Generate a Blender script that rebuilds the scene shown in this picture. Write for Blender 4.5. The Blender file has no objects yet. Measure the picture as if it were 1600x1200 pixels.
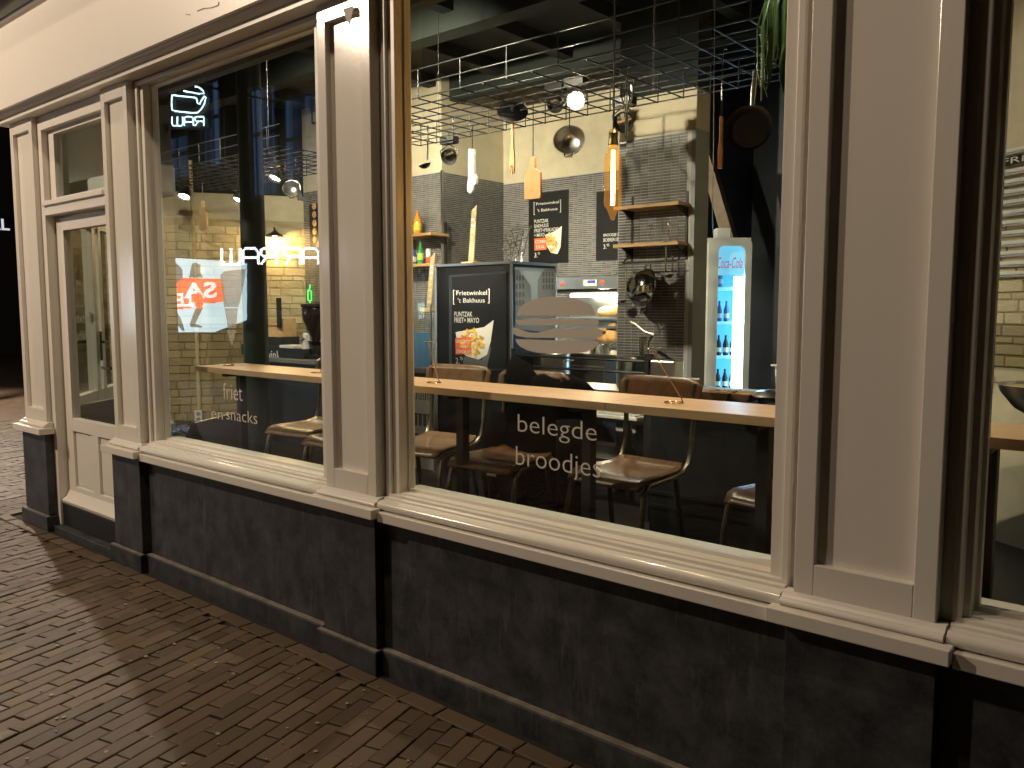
import bpy, bmesh, math, random
from mathutils import Vector, Matrix
R = math.radians
random.seed(7)
sc = bpy.context.scene
col = sc.collection

# ------------------------------------------------------------------ camera
CAM = Vector((0.0, -2.228, 1.55))
PITCH, YAW = R(5.356), R(40.169)
FPX, CX, CY = 1280.0, 800.0, 600.0
cd = bpy.data.cameras.new('camera'); cam = bpy.data.objects.new('camera', cd); col.objects.link(cam)
cam.location = CAM; cam.rotation_euler = (math.pi/2 - PITCH, 0, YAW)
cd.sensor_width = 36.0; cd.lens = 36.0*FPX/1600.0; cd.clip_start = 0.05; cd.clip_end = 500
sc.camera = cam
# ------------------------------------------------------------------ night sky
w = bpy.data.worlds.new('World'); sc.world = w; w.use_nodes = True
nt = w.node_tree; bg = nt.nodes['Background']
sky = nt.nodes.new('ShaderNodeTexSky'); sky.sky_type = 'NISHITA'; sky.sun_disc = False
sky.sun_elevation = R(-4.0); sky.sun_rotation = R(200)
nt.links.new(sky.outputs[0], bg.inputs[0]); bg.inputs[1].default_value = 0.05
# ------------------------------------------------------------------ exposure
sc.view_settings.view_transform = 'Standard'; sc.view_settings.look = 'None'
sc.view_settings.exposure = 0.0; sc.view_settings.gamma = 1.0
sc.render.engine = 'CYCLES'
cy = sc.cycles
cy.use_denoising = True; cy.max_bounces = 8; cy.diffuse_bounces = 3; cy.glossy_bounces = 3
cy.transmission_bounces = 4; cy.transparent_max_bounces = 16; cy.sample_clamp_indirect = 4.0
cy.caustics_reflective = False; cy.caustics_refractive = False; cy.blur_glossy = 0.5
try: cy.denoising_input_passes = 'RGB_ALBEDO_NORMAL'
except Exception: pass

# ------------------------------------------------------------------ pixel -> place helpers
F3 = Vector((-math.sin(YAW)*math.cos(PITCH), math.cos(YAW)*math.cos(PITCH), -math.sin(PITCH)))
RT = F3.cross(Vector((0,0,1))).normalized(); UP = RT.cross(F3)
def ray(u, v): return F3*FPX + RT*(u-CX) - UP*(v-CY)
def aty(u, v, y): d = ray(u, v); return CAM + d*((y-CAM.y)/d.y)
def atz(u, v, z): d = ray(u, v); return CAM + d*((z-CAM.z)/d.z)
def atplane(u, v, p, n): d = ray(u, v); return CAM + d*((p-CAM).dot(n)/d.dot(n))

# ------------------------------------------------------------------ materials
MATS = {}
def principled(name, color, rough=0.5, metal=0.0, emit=None, estr=0.0, alpha=1.0, spec=0.5, var=0.0, vscale=8.0, bump=0.0, bscale=60.0,
               coat=0.0, rvar=0.0, island=0.0, detail=6.0, trans=0.0):
    m = bpy.data.materials.new(name); m.use_nodes = True; t = m.node_tree; b = t.nodes['Principled BSDF']
    b.inputs['Base Color'].default_value = (*color, 1); b.inputs['Roughness'].default_value = rough; b.inputs['Metallic'].default_value = metal
    b.inputs['Specular IOR Level'].default_value = spec; b.inputs['Alpha'].default_value = alpha
    b.inputs['Coat Weight'].default_value = coat; b.inputs['Transmission Weight'].default_value = trans
    if emit: b.inputs['Emission Color'].default_value = (*emit, 1); b.inputs['Emission Strength'].default_value = estr
    tc = None
    if var or bump or rvar:
        tc = t.nodes.new('ShaderNodeTexCoord')
    if var or rvar or island:
        mixn = t.nodes.new('ShaderNodeMix'); mixn.data_type = 'RGBA'; mixn.blend_type = 'MULTIPLY'
        mixn.inputs['Factor'].default_value = 1.0
        mixn.inputs[6].default_value = (*color, 1)
        t.links.new(mixn.outputs[2], b.inputs['Base Color'])
        val = None
        if var or rvar:
            n = t.nodes.new('ShaderNodeTexNoise'); n.inputs['Scale'].default_value = vscale; n.inputs['Detail'].default_value = detail; n.inputs['Roughness'].default_value = 0.62
            t.links.new(tc.outputs['Object'], n.inputs['Vector'])
            mr = t.nodes.new('ShaderNodeMapRange'); mr.inputs[1].default_value = 0.3; mr.inputs[2].default_value = 0.7
            mr.inputs[3].default_value = 1-var; mr.inputs[4].default_value = 1+var
            t.links.new(n.outputs[0], mr.inputs[0]); val = mr.outputs[0]
            if rvar:
                m2 = t.nodes.new('ShaderNodeMapRange'); m2.inputs[1].default_value = 0.3; m2.inputs[2].default_value = 0.7
                m2.inputs[3].default_value = max(0.02, rough-rvar); m2.inputs[4].default_value = min(1, rough+rvar)
                t.links.new(n.outputs[0], m2.inputs[0]); t.links.new(m2.outputs[0], b.inputs['Roughness'])
        if island:
            g = t.nodes.new('ShaderNodeNewGeometry'); oi = t.nodes.new('ShaderNodeObjectInfo')
            ad = t.nodes.new('ShaderNodeMath'); ad.operation = 'ADD'; t.links.new(g.outputs['Random Per Island'], ad.inputs[0]); t.links.new(oi.outputs['Random'], ad.inputs[1])
            fr = t.nodes.new('ShaderNodeMath'); fr.operation = 'FRACT'; t.links.new(ad.outputs[0], fr.inputs[0])
            mi = t.nodes.new('ShaderNodeMapRange'); mi.inputs[3].default_value = 1-island; mi.inputs[4].default_value = 1+island
            t.links.new(fr.outputs[0], mi.inputs[0])
            if val:
                mu = t.nodes.new('ShaderNodeMath'); mu.operation = 'MULTIPLY'; t.links.new(val, mu.inputs[0]); t.links.new(mi.outputs[0], mu.inputs[1]); val = mu.outputs[0]
            else: val = mi.outputs[0]
        t.links.new(val, mixn.inputs[7])
    if bump:
        n2 = t.nodes.new('ShaderNodeTexNoise'); n2.inputs['Scale'].default_value = bscale; n2.inputs['Detail'].default_value = 5
        t.links.new(tc.outputs['Object'], n2.inputs['Vector'])
        bp = t.nodes.new('ShaderNodeBump'); bp.inputs['Strength'].default_value = bump; bp.inputs['Distance'].default_value = 0.01
        t.links.new(n2.outputs[0], bp.inputs['Height']); t.links.new(bp.outputs[0], b.inputs['Normal'])
    MATS[name] = m
    return m

def glass_mat(name, tint=(0.93,0.97,0.95), ior=1.5, rough=0.0, glow=None):
    m = bpy.data.materials.new(name); m.use_nodes = True; t = m.node_tree
    for n in list(t.nodes): t.nodes.remove(n)
    out = t.nodes.new('ShaderNodeOutputMaterial'); mx = t.nodes.new('ShaderNodeMixShader'); tr = t.nodes.new('ShaderNodeBsdfTransparent')
    gl = t.nodes.new('ShaderNodeBsdfGlossy'); gl.inputs['Roughness'].default_value = rough
    tr.inputs[0].default_value = (*tint, 1)
    fr = t.nodes.new('ShaderNodeFresnel'); geo = t.nodes.new('ShaderNodeNewGeometry'); fr.inputs['IOR'].default_value = ior
    inv = t.nodes.new('ShaderNodeMath'); inv.operation = 'SUBTRACT'; inv.inputs[0].default_value = 1.35      # both faces of the sheet reflect: counted once, at the entry face
    m1 = t.nodes.new('ShaderNodeMath'); m1.operation = 'MULTIPLY'; m1.inputs[1].default_value = 1.35
    t.links.new(geo.outputs['Backfacing'], m1.inputs[0]); t.links.new(m1.outputs[0], inv.inputs[1])
    m2 = t.nodes.new('ShaderNodeMath'); m2.operation = 'MULTIPLY'; m2.use_clamp = True; t.links.new(fr.outputs[0], m2.inputs[0]); t.links.new(inv.outputs[0], m2.inputs[1])
    t.links.new(m2.outputs[0], mx.inputs[0]); t.links.new(tr.outputs[0], mx.inputs[1]); t.links.new(gl.outputs[0], mx.inputs[2])
    if glow:
        em = t.nodes.new('ShaderNodeEmission'); em.inputs[0].default_value = (*glow[:3], 1); em.inputs[1].default_value = glow[3]
        ad = t.nodes.new('ShaderNodeAddShader'); t.links.new(mx.outputs[0], ad.inputs[0]); t.links.new(em.outputs[0], ad.inputs[1]); mx = ad
    t.links.new(mx.outputs[0], out.inputs[0]); MATS[name] = m
    return m

P = principled
P('white_paint', (0.74,0.70,0.635), 0.36, var=0.012, vscale=3, bump=0.04, bscale=25)
P('gloss_paint', (0.74,0.70,0.635), 0.16, var=0.010, vscale=2.2, bump=0.02, bscale=20)
P('paver', (0.105,0.072,0.044), 0.62, var=0.30, vscale=22, bump=0.35, bscale=90, island=0.28, rvar=0.15)
P('sand', (0.018,0.014,0.010), 0.9, var=0.3, vscale=30)
P('dusty_lit_edge', (0.20,0.175,0.14), 0.8, var=0.4, vscale=14)  # skirting tops: pale dust, with the lamplight on the ledge put into the colour
P('gum', (0.30,0.26,0.21), 0.7)
P('black', (0.008,0.008,0.009), 0.45)
P('black_metal', (0.015,0.015,0.017), 0.38, metal=0.0)
P('gutter', (0.02,0.022,0.03), 0.2)
P('green_paint', (0.022,0.038,0.030), 0.45, var=0.3, vscale=4)
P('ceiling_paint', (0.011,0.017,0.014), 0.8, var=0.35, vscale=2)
P('cream', (0.62,0.55,0.40), 0.8, var=0.12, vscale=5, bump=0.1, bscale=20)
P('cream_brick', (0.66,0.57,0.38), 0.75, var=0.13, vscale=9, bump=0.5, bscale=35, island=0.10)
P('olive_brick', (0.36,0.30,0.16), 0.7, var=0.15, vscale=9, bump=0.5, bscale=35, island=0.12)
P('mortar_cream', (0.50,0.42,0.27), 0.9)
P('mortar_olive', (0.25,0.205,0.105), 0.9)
P('tile', (0.155,0.150,0.152), 0.22, island=0.25)
P('grout', (0.52,0.50,0.47), 0.85)
P('steel', (0.62,0.60,0.56), 0.28, metal=1.0, var=0.1, vscale=4)
P('chrome', (0.75,0.73,0.70), 0.12, metal=1.0)
P('steel_dark', (0.16,0.16,0.165), 0.3, metal=1.0)
P('tube_metal', (0.30,0.27,0.22), 0.35, metal=1.0, var=0.25, vscale=20)
P('brass', (0.45,0.33,0.14), 0.35, metal=1.0)
P('copper', (0.72,0.45,0.30), 0.25, metal=1.0)
P('navy', (0.020,0.028,0.045), 0.55, var=0.3, vscale=3)
P('dark_front', (0.008,0.009,0.011), 0.5, var=0.3, vscale=6)
P('floor', (0.016,0.015,0.014), 0.5, var=0.3, vscale=5)
P('poster_black', (0.011,0.011,0.012), 0.35, var=0.2, vscale=6)
P('white_print', (0.72,0.71,0.69), 0.6)
P('orange_print', (0.80,0.16,0.05), 0.6)
P('fries', (0.72,0.44,0.10), 0.5, island=0.35)
P('paper_cone', (0.72,0.70,0.66), 0.7)
P('grey_print', (0.30,0.31,0.32), 0.6)
P('mid_print', (0.13,0.135,0.14), 0.6)
P('sky_print', (0.50,0.58,0.62), 0.6)
P('board_wood', (0.52,0.24,0.10), 0.55, var=0.12, vscale=12)
P('light_wood', (0.60,0.40,0.20), 0.55, var=0.12, vscale=12)
P('mitt', (0.60,0.56,0.48), 0.9, var=0.12, vscale=30, bump=0.4, bscale=120)
P('red', (0.55,0.03,0.03), 0.4)
P('red_orange', (0.70,0.10,0.03), 0.5)
P('white_plastic', (0.72,0.72,0.70), 0.4)
P('granite', (0.16,0.155,0.15), 0.4, var=0.6, vscale=90)
P('blue_board', (0.08,0.20,0.38), 0.4)
P('coat', (0.005,0.005,0.006), 1.0, spec=0.1, var=0.35, vscale=12, bump=0.5, bscale=60)
P('bread', (0.62,0.34,0.13), 0.7, var=0.2, vscale=15)
P('tray_paper', (0.30,0.20,0.13), 0.8, var=0.2, vscale=20)
P('leaf', (0.045,0.10,0.028), 0.45, island=0.35)
P('vinyl', (0.68,0.63,0.54), 0.6)
P('frosted', (0.70,0.69,0.66), 0.7, alpha=0.30)
P('facade_far', (0.016,0.014,0.013), 0.8, var=0.3, vscale=3)
P('timber', (0.20,0.15,0.11), 0.8, var=0.2, vscale=10)
P('slat', (0.70,0.70,0.69), 0.6, var=0.1, vscale=15)
P('orange_soda', (0.80,0.28,0.02), 0.15)
P('green_bottle', (0.05,0.35,0.10), 0.15)
P('blue_bottle', (0.05,0.10,0.30), 0.15)
P('dark_bottle', (0.02,0.012,0.012), 0.2)
P('yellow_label', (0.75,0.62,0.08), 0.5)
P('label_lime', (0.45,0.70,0.15), 0.5)
P('pipe_grey', (0.36,0.30,0.18), 0.6)
P('rubber', (0.01,0.01,0.01), 0.7)
P('curtain', (0.06,0.09,0.15), 0.8, emit=(0.20,0.42,0.9), estr=0.28)
def lit_folds():  # light and shade of the folds painted as streaks into the curtain glow
    t = MATS['curtain'].node_tree; b = t.nodes['Principled BSDF']; tc = t.nodes.new('ShaderNodeTexCoord'); mp = t.nodes.new('ShaderNodeMapping'); mp.inputs['Scale'].default_value = (7,0.01,0.05)
    n = t.nodes.new('ShaderNodeTexNoise'); n.inputs['Scale'].default_value = 1.6; n.inputs['Detail'].default_value = 4
    cr = t.nodes.new('ShaderNodeValToRGB'); e = cr.color_ramp.elements; e[0].position = 0.42; e[0].color = (0.01,0.03,0.08,1); e[1].position = 0.66; e[1].color = (0.22,0.42,0.85,1)
    t.links.new(tc.outputs['Object'], mp.inputs[0]); t.links.new(mp.outputs[0], n.inputs[0]); t.links.new(n.outputs[0], cr.inputs[0]); t.links.new(cr.outputs[0], b.inputs['Emission Color']); b.inputs['Emission Strength'].default_value = 0.9
lit_folds()
P('neon', (1,1,1), 0.5, emit=(0.62,0.93,1.0), estr=16.0)
P('sign_light', (1,1,1), 0.5, emit=(0.90,0.96,1.0), estr=16.0)
P('screen_glow', (0.5,0.5,0.5), 0.5, emit=(0.62,0.86,0.95), estr=7.5)
P('screen_red', (0.5,0.1,0.05), 0.5, emit=(1.0,0.14,0.05), estr=8.0)
P('screen_grey', (0.2,0.2,0.2), 0.5, emit=(0.28,0.30,0.33), estr=3.0)
P('screen_white', (0.8,0.8,0.8), 0.5, emit=(0.95,0.98,1.0), estr=8.0)
P('neon_green', (0.1,0.5,0.1), 0.5, emit=(0.10,1.0,0.16), estr=1.6)
P('lamp_face', (1,1,1), 0.5, emit=(1.0,0.86,0.62), estr=26.0)
P('lamp_bright', (1,1,1), 0.5, emit=(1.0,0.88,0.66), estr=60.0)
P('street_lens', (1,1,1), 0.5, emit=(1.0,0.80,0.52), estr=8.0)
P('filament', (1,0.8,0.4), 0.5, emit=(1.0,0.55,0.16), estr=60.0)
P('fridge_led', (1,1,1), 0.5, emit=(0.60,0.88,1.0), estr=9.0)
P('fridge_back', (0.15,0.4,0.6), 0.5, emit=(0.03,0.36,0.85), estr=0.9)
P('fridge_sign', (0.35,0.6,0.75), 0.5, emit=(0.22,0.68,1.0), estr=0.9)
P('fridge_text', (0.6,0.1,0.3), 0.5, emit=(0.75,0.10,0.30), estr=0.6)
P('display_blue', (0.05,0.05,0.3), 0.4, emit=(0.10,0.10,0.55), estr=0.6)
P('lamp_red', (0.6,0.05,0.03), 0.4, emit=(1.0,0.12,0.06), estr=0.8)
P('far_light', (0.5,0.5,0.5), 0.5, emit=(0.75,0.8,0.85), estr=0.8)
P('side_paint', (0.74,0.70,0.63), 0.4, var=0.05, vscale=3)
glass_mat('glass'); glass_mat('clear_glass', (0.96,0.98,0.98))
glass_mat('amber_glass', (1.0,0.80,0.50), 1.3, 0.0, (1.0,0.42,0.10,0.16))

def stone_material():
    m = bpy.data.materials.new('bluestone'); m.use_nodes = True; t = m.node_tree; b = t.nodes['Principled BSDF']
    tc = t.nodes.new('ShaderNodeTexCoord')
    n1 = t.nodes.new('ShaderNodeTexNoise'); n1.inputs['Scale'].default_value = 7; n1.inputs['Detail'].default_value = 12; n1.inputs['Roughness'].default_value = 0.75
    mp = t.nodes.new('ShaderNodeMapping'); mp.inputs['Scale'].default_value = (7, 7, 1.0); mp.inputs['Rotation'].default_value = (0.0, 0.22, 0)
    n2 = t.nodes.new('ShaderNodeTexNoise'); n2.inputs['Scale'].default_value = 3.5; n2.inputs['Detail'].default_value = 7; n2.inputs['Roughness'].default_value = 0.7
    t.links.new(tc.outputs['Object'], n1.inputs[0]); t.links.new(tc.outputs['Object'], mp.inputs[0]); t.links.new(mp.outputs[0], n2.inputs[0])
    cr = t.nodes.new('ShaderNodeValToRGB'); e = cr.color_ramp.elements
    e[0].position = 0.36; e[0].color = (0.014,0.016,0.021,1); e[1].position = 0.68; e[1].color = (0.072,0.075,0.082,1)
    t.links.new(n1.outputs[0], cr.inputs[0])
    cr2 = t.nodes.new('ShaderNodeValToRGB'); e = cr2.color_ramp.elements
    e[0].position = 0.56; e[0].color = (0,0,0,1); e[1].position = 0.74; e[1].color = (1,1,1,1)
    t.links.new(n2.outputs[0], cr2.inputs[0])
    mx = t.nodes.new('ShaderNodeMix'); mx.data_type = 'RGBA'; mx.inputs[7].default_value = (0.15,0.15,0.148,1)
    ml = t.nodes.new('ShaderNodeMath'); ml.operation = 'MULTIPLY'; ml.inputs[1].default_value = 0.45
    t.links.new(cr2.outputs[0], ml.inputs[0]); t.links.new(ml.outputs[0], mx.inputs[0]); t.links.new(cr.outputs[0], mx.inputs[6])
    t.links.new(mx.outputs[2], b.inputs['Base Color'])
    mr = t.nodes.new('ShaderNodeMapRange'); mr.inputs[3].default_value = 0.35; mr.inputs[4].default_value = 0.7
    t.links.new(n1.outputs[0], mr.inputs[0]); t.links.new(mr.outputs[0], b.inputs['Roughness'])
    n3 = t.nodes.new('ShaderNodeTexNoise'); n3.inputs['Scale'].default_value = 120; t.links.new(tc.outputs['Object'], n3.inputs[0])
    bp = t.nodes.new('ShaderNodeBump'); bp.inputs['Strength'].default_value = 0.15; bp.inputs['Distance'].default_value = 0.004
    t.links.new(n3.outputs[0], bp.inputs['Height']); t.links.new(bp.outputs[0], b.inputs['Normal'])
    MATS['bluestone'] = m
stone_material()

def wood_material(name, c1, c2, rough, scale=(1.2,14,14), coat=0.0):
    m = bpy.data.materials.new(name); m.use_nodes = True; t = m.node_tree; b = t.nodes['Principled BSDF']
    tc = t.nodes.new('ShaderNodeTexCoord'); mp = t.nodes.new('ShaderNodeMapping'); mp.inputs['Scale'].default_value = scale
    n = t.nodes.new('ShaderNodeTexNoise'); n.inputs['Scale'].default_value = 3; n.inputs['Detail'].default_value = 6; n.inputs['Distortion'].default_value = 0.6
    t.links.new(tc.outputs['Object'], mp.inputs[0]); t.links.new(mp.outputs[0], n.inputs[0])
    cr = t.nodes.new('ShaderNodeValToRGB'); e = cr.color_ramp.elements
    e[0].position = 0.3; e[0].color = (*c1,1); e[1].position = 0.7; e[1].color = (*c2,1)
    t.links.new(n.outputs[0], cr.inputs[0]); t.links.new(cr.outputs[0], b.inputs['Base Color'])
    b.inputs['Roughness'].default_value = rough; b.inputs['Coat Weight'].default_value = coat
    MATS[name] = m
wood_material('beech', (0.60,0.37,0.21), (0.69,0.46,0.28), 0.4)
wood_material('chair_wood', (0.085,0.042,0.022), (0.16,0.082,0.042), 0.3, (14,1.5,6))
wood_material('chair_wood_pale', (0.15,0.085,0.045), (0.24,0.14,0.075), 0.3, (14,1.5,6))
wood_material('shelf_wood', (0.46,0.27,0.11), (0.60,0.38,0.17), 0.5)

# far street paving: brick pattern as colour only, beyond the pieces
def paving_material():
    m = bpy.data.materials.new('far_paving'); m.use_nodes = True; t = m.node_tree; b = t.nodes['Principled BSDF']
    tc = t.nodes.new('ShaderNodeTexCoord'); mp = t.nodes.new('ShaderNodeMapping'); mp.inputs['Rotation'].default_value = (0,0,R(-104))
    br = t.nodes.new('ShaderNodeTexBrick'); br.inputs['Scale'].default_value = 1.0; br.inputs['Brick Width'].default_value = 0.205; br.inputs['Row Height'].default_value = 0.074
    br.inputs['Mortar Size'].default_value = 0.004; br.inputs['Color1'].default_value = (0.15,0.10,0.065,1); br.inputs['Color2'].default_value = (0.075,0.048,0.03,1); br.inputs['Mortar'].default_value = (0.016,0.012,0.009,1)
    t.links.new(tc.outputs['Object'], mp.inputs[0]); t.links.new(mp.outputs[0], br.inputs[0]); t.links.new(br.outputs[0], b.inputs['Base Color'])
    b.inputs['Roughness'].default_value = 0.6
    bp = t.nodes.new('ShaderNodeBump'); bp.inputs['Strength'].default_value = 0.6; bp.inputs['Distance'].default_value = 0.01; bp.invert = True
    t.links.new(br.outputs['Fac'], bp.inputs['Height']); t.links.new(bp.outputs[0], b.inputs['Normal'])
    MATS['far_paving'] = m
paving_material()

# ------------------------------------------------------------------ mesh helpers
class MB:
    def __init__(s): s.v = []; s.f = []
    def add(s, vs, fs):
        k = len(s.v); s.v += [tuple(q) for q in vs]; s.f += [tuple(i+k for i in f) for f in fs]; return s
    def box(s, x0, y0, z0, x1, y1, z1):
        return s.add([(x0,y0,z0),(x1,y0,z0),(x1,y1,z0),(x0,y1,z0),(x0,y0,z1),(x1,y0,z1),(x1,y1,z1),(x0,y1,z1)],
                     [(0,3,2,1),(4,5,6,7),(0,1,5,4),(1,2,6,5),(2,3,7,6),(3,0,4,7)])
    def obox(s, o, U, V, N, lu, lv, ln):   # box from corner o spanned by unit vectors
        o, U, V, N = Vector(o), Vector(U)*lu, Vector(V)*lv, Vector(N)*ln
        vs = [o, o+U, o+U+V, o+V, o+N, o+U+N, o+U+V+N, o+V+N]
        return s.add(vs, [(0,3,2,1),(4,5,6,7),(0,1,5,4),(1,2,6,5),(2,3,7,6),(3,0,4,7)])
    def tube(s, pts, r, n=8, caps=True, closed=False):
        pts = [Vector(p) for p in pts]; m = len(pts); rs = r if isinstance(r, (list, tuple)) else [r]*m
        up = None; rings = []
        for i in range(m):
            a = pts[i-1] if (i > 0 or closed) else pts[i]; b = pts[(i+1) % m] if (i < m-1 or closed) else pts[i]
            d = (b-a).normalized()
            if up is None: up = d.orthogonal().normalized()
            up = (up - d*up.dot(d)); up = up.normalized() if up.length > 1e-6 else d.orthogonal().normalized()
            sd = d.cross(up)
            rings.append([pts[i] + (up*math.cos(2*math.pi*k/n) + sd*math.sin(2*math.pi*k/n))*rs[i] for k in range(n)])
        vs = [q for g in rings for q in g]; fs = []
        for i in range(m if closed else m-1):
            j = (i+1) % m
            for k in range(n): fs.append((i*n+k, i*n+(k+1) % n, j*n+(k+1) % n, j*n+k))
        if caps and not closed: fs += [tuple(range(n-1,-1,-1)), tuple((m-1)*n+k for k in range(n))]
        return s.add(vs, fs)
    def lathe(s, prof, n=20, o=(0,0,0), ax=(0,0,1), closed=False):
        o = Vector(o); ax = Vector(ax).normalized(); u = ax.orthogonal().normalized(); w_ = ax.cross(u)
        vs = []
        for r_, h in prof:
            for k in range(n):
                a = 2*math.pi*k/n; vs.append(o + ax*h + (u*math.cos(a) + w_*math.sin(a))*r_)
        m = len(prof); fs = []
        for i in range(m-1):
            for k in range(n): fs.append((i*n+k, i*n+(k+1) % n, (i+1)*n+(k+1) % n, (i+1)*n+k))
        if prof[0][0] > 1e-5 and not closed: fs.append(tuple(range(n-1,-1,-1)))
        if prof[-1][0] > 1e-5 and not closed: fs.append(tuple((m-1)*n+k for k in range(n)))
        return s.add(vs, fs)
    def prism(s, poly, d):     # poly: 3-D outline, d: extrusion vector
        d = Vector(d); n = len(poly); vs = [Vector(p) for p in poly] + [Vector(p)+d for p in poly]
        fs = [tuple(range(n-1,-1,-1)), tuple(range(n, 2*n))] + [(i, (i+1) % n, n+(i+1) % n, n+i) for i in range(n)]
        return s.add(vs, fs)
    def profx(s, prof, x0, x1):  # (y,z) profile extruded along x
        return s.prism([(x0, a, b) for a, b in prof], (x1-x0, 0, 0))
    def build(s, name, mat, parent=None, smooth=False, bevel=0.0, loc=None, solid=0.0, sub=0, auto=True):
        me = bpy.data.meshes.new(name); me.from_pydata(s.v, [], s.f)
        bm = bmesh.new(); bm.from_mesh(me); bmesh.ops.recalc_face_normals(bm, faces=bm.faces); bm.to_mesh(me); bm.free()
        me.materials.append(MATS[mat])
        o = bpy.data.objects.new(name, me); col.objects.link(o)
        if parent: o.parent = parent
        if loc is not None: o.location = loc
        if smooth:
            for p in me.polygons: p.use_smooth = True
            if auto:
                try: me.set_sharp_from_angle(angle=R(40))
                except Exception: pass
        if solid: md = o.modifiers.new('t', 'SOLIDIFY'); md.thickness = solid; md.offset = 0
        if sub: md = o.modifiers.new('s', 'SUBSURF'); md.levels = sub; md.render_levels = sub
        if bevel: md = o.modifiers.new('b', 'BEVEL'); md.width = bevel; md.segments = 2; md.limit_method = 'ANGLE'
        return o

def tag(o, label=None, cat=None, group=None, kind=None):
    if label: o['label'] = label
    if cat: o['category'] = cat
    if group: o['group'] = group
    if kind: o['kind'] = kind
    return o
def thing(name, label, cat, loc=(0,0,0), rz=0.0, group=None, rot=None):
    o = bpy.data.objects.new(name, None); o.empty_display_size = 0.05; col.objects.link(o); o.location = loc
    o.rotation_euler = rot if rot else (0,0,rz)
    return tag(o, label, cat, group)
def copy_tree(o, parent=None):
    c = o.copy(); col.objects.link(c); c.parent = parent
    for ch in o.children: copy_tree(ch, c)
    return c
UNIT = {}
def unit(kind, mat):
    if (kind, mat) in UNIT: return UNIT[(kind, mat)]
    b = MB()
    if kind == 'cube':
        c = 0.06; b.add([(-.5,-.5,-.5),(.5,-.5,-.5),(.5,.5,-.5),(-.5,.5,-.5),(-.5,-.5,.5-c),(.5,-.5,.5-c),(.5,.5,.5-c),(-.5,.5,.5-c),(-.5+c,-.5+c,.5),(.5-c,-.5+c,.5),(.5-c,.5-c,.5),(-.5+c,.5-c,.5)],
                        [(0,3,2,1),(0,1,5,4),(1,2,6,5),(2,3,7,6),(3,0,4,7),(4,5,9,8),(5,6,10,9),(6,7,11,10),(7,4,8,11),(8,9,10,11)])
    elif kind == 'wire': b.tube([(0,0,0),(0,0,1)], 1.0, 6)
    me = bpy.data.meshes.new(kind+'_'+mat); me.from_pydata(b.v, [], b.f); me.materials.append(MATS[mat])
    if kind == 'wire':
        for p in me.polygons: p.use_smooth = len(p.vertices) == 4
    UNIT[(kind, mat)] = me
    return me
def inst(name, kind, mat, parent, loc, scale, rot=(0,0,0)):
    o = bpy.data.objects.new(name, unit(kind, mat)); col.objects.link(o); o.parent = parent
    o.location = loc; o.scale = scale; o.rotation_euler = rot
    return o
def wire(name, mat, parent, a, b, r):
    a, b = Vector(a), Vector(b); d = b-a
    o = bpy.data.objects.new(name, unit('wire', mat)); col.objects.link(o); o.parent = parent
    o.location = a; o.scale = (r, r, d.length); o.rotation_mode = 'QUATERNION'; o.rotation_quaternion = d.to_track_quat('Z', 'Y')
    return o
_txt = {}
def text_vf(s, shear=0.0, bold=0.0):
    k = (s, shear, bold)
    if k in _txt: return _txt[k]
    c = bpy.data.curves.new('t', 'FONT'); c.body = s; c.size = 1; c.shear = shear; c.offset = bold; c.resolution_u = 3
    o = bpy.data.objects.new('t', c); col.objects.link(o)
    dg = bpy.context.evaluated_depsgraph_get(); me = o.evaluated_get(dg).to_mesh()
    vs = [(v.co.x, v.co.y) for v in me.vertices]; fs = [tuple(p.vertices) for p in me.polygons]
    o.evaluated_get(dg).to_mesh_clear(); bpy.data.objects.remove(o); bpy.data.curves.remove(c)
    xs = [a for a, _ in vs]; ys = [b for _, b in vs]; x0, x1, y0, y1 = min(xs), max(xs), min(ys), max(ys)
    vs = [((a-x0)/(x1-x0), (b-y0)/(y1-y0)) for a, b in vs]
    _txt[k] = (vs, fs)
    return _txt[k]
def text_on(mb, s, o, U, V, shear=0.0, bold=0.0):   # fit the text's bounding box into o + a*U + b*V
    vs, fs = text_vf(s, shear, bold); o, U, V = Vector(o), Vector(U), Vector(V)
    return mb.add([o+U*a+V*b for a, b in vs], fs)
def point_light(name, loc, power, color, radius=0.05, parent=None, spot=None, aim=None, blend=0.6):
    l = bpy.data.lights.new(name, 'SPOT' if spot else 'POINT'); l.energy = power; l.color = color; l.shadow_soft_size = radius
    o = bpy.data.objects.new(name, l); col.objects.link(o); o.location = loc
    if spot:
        l.spot_size = spot; l.spot_blend = blend
        o.rotation_mode = 'QUATERNION'; o.rotation_quaternion = (Vector(aim)-Vector(loc)).to_track_quat('-Z', 'Y')
    return o
WARM = (1.0, 0.84, 0.62); SODIUM = (1.0, 0.785, 0.565)

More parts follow.
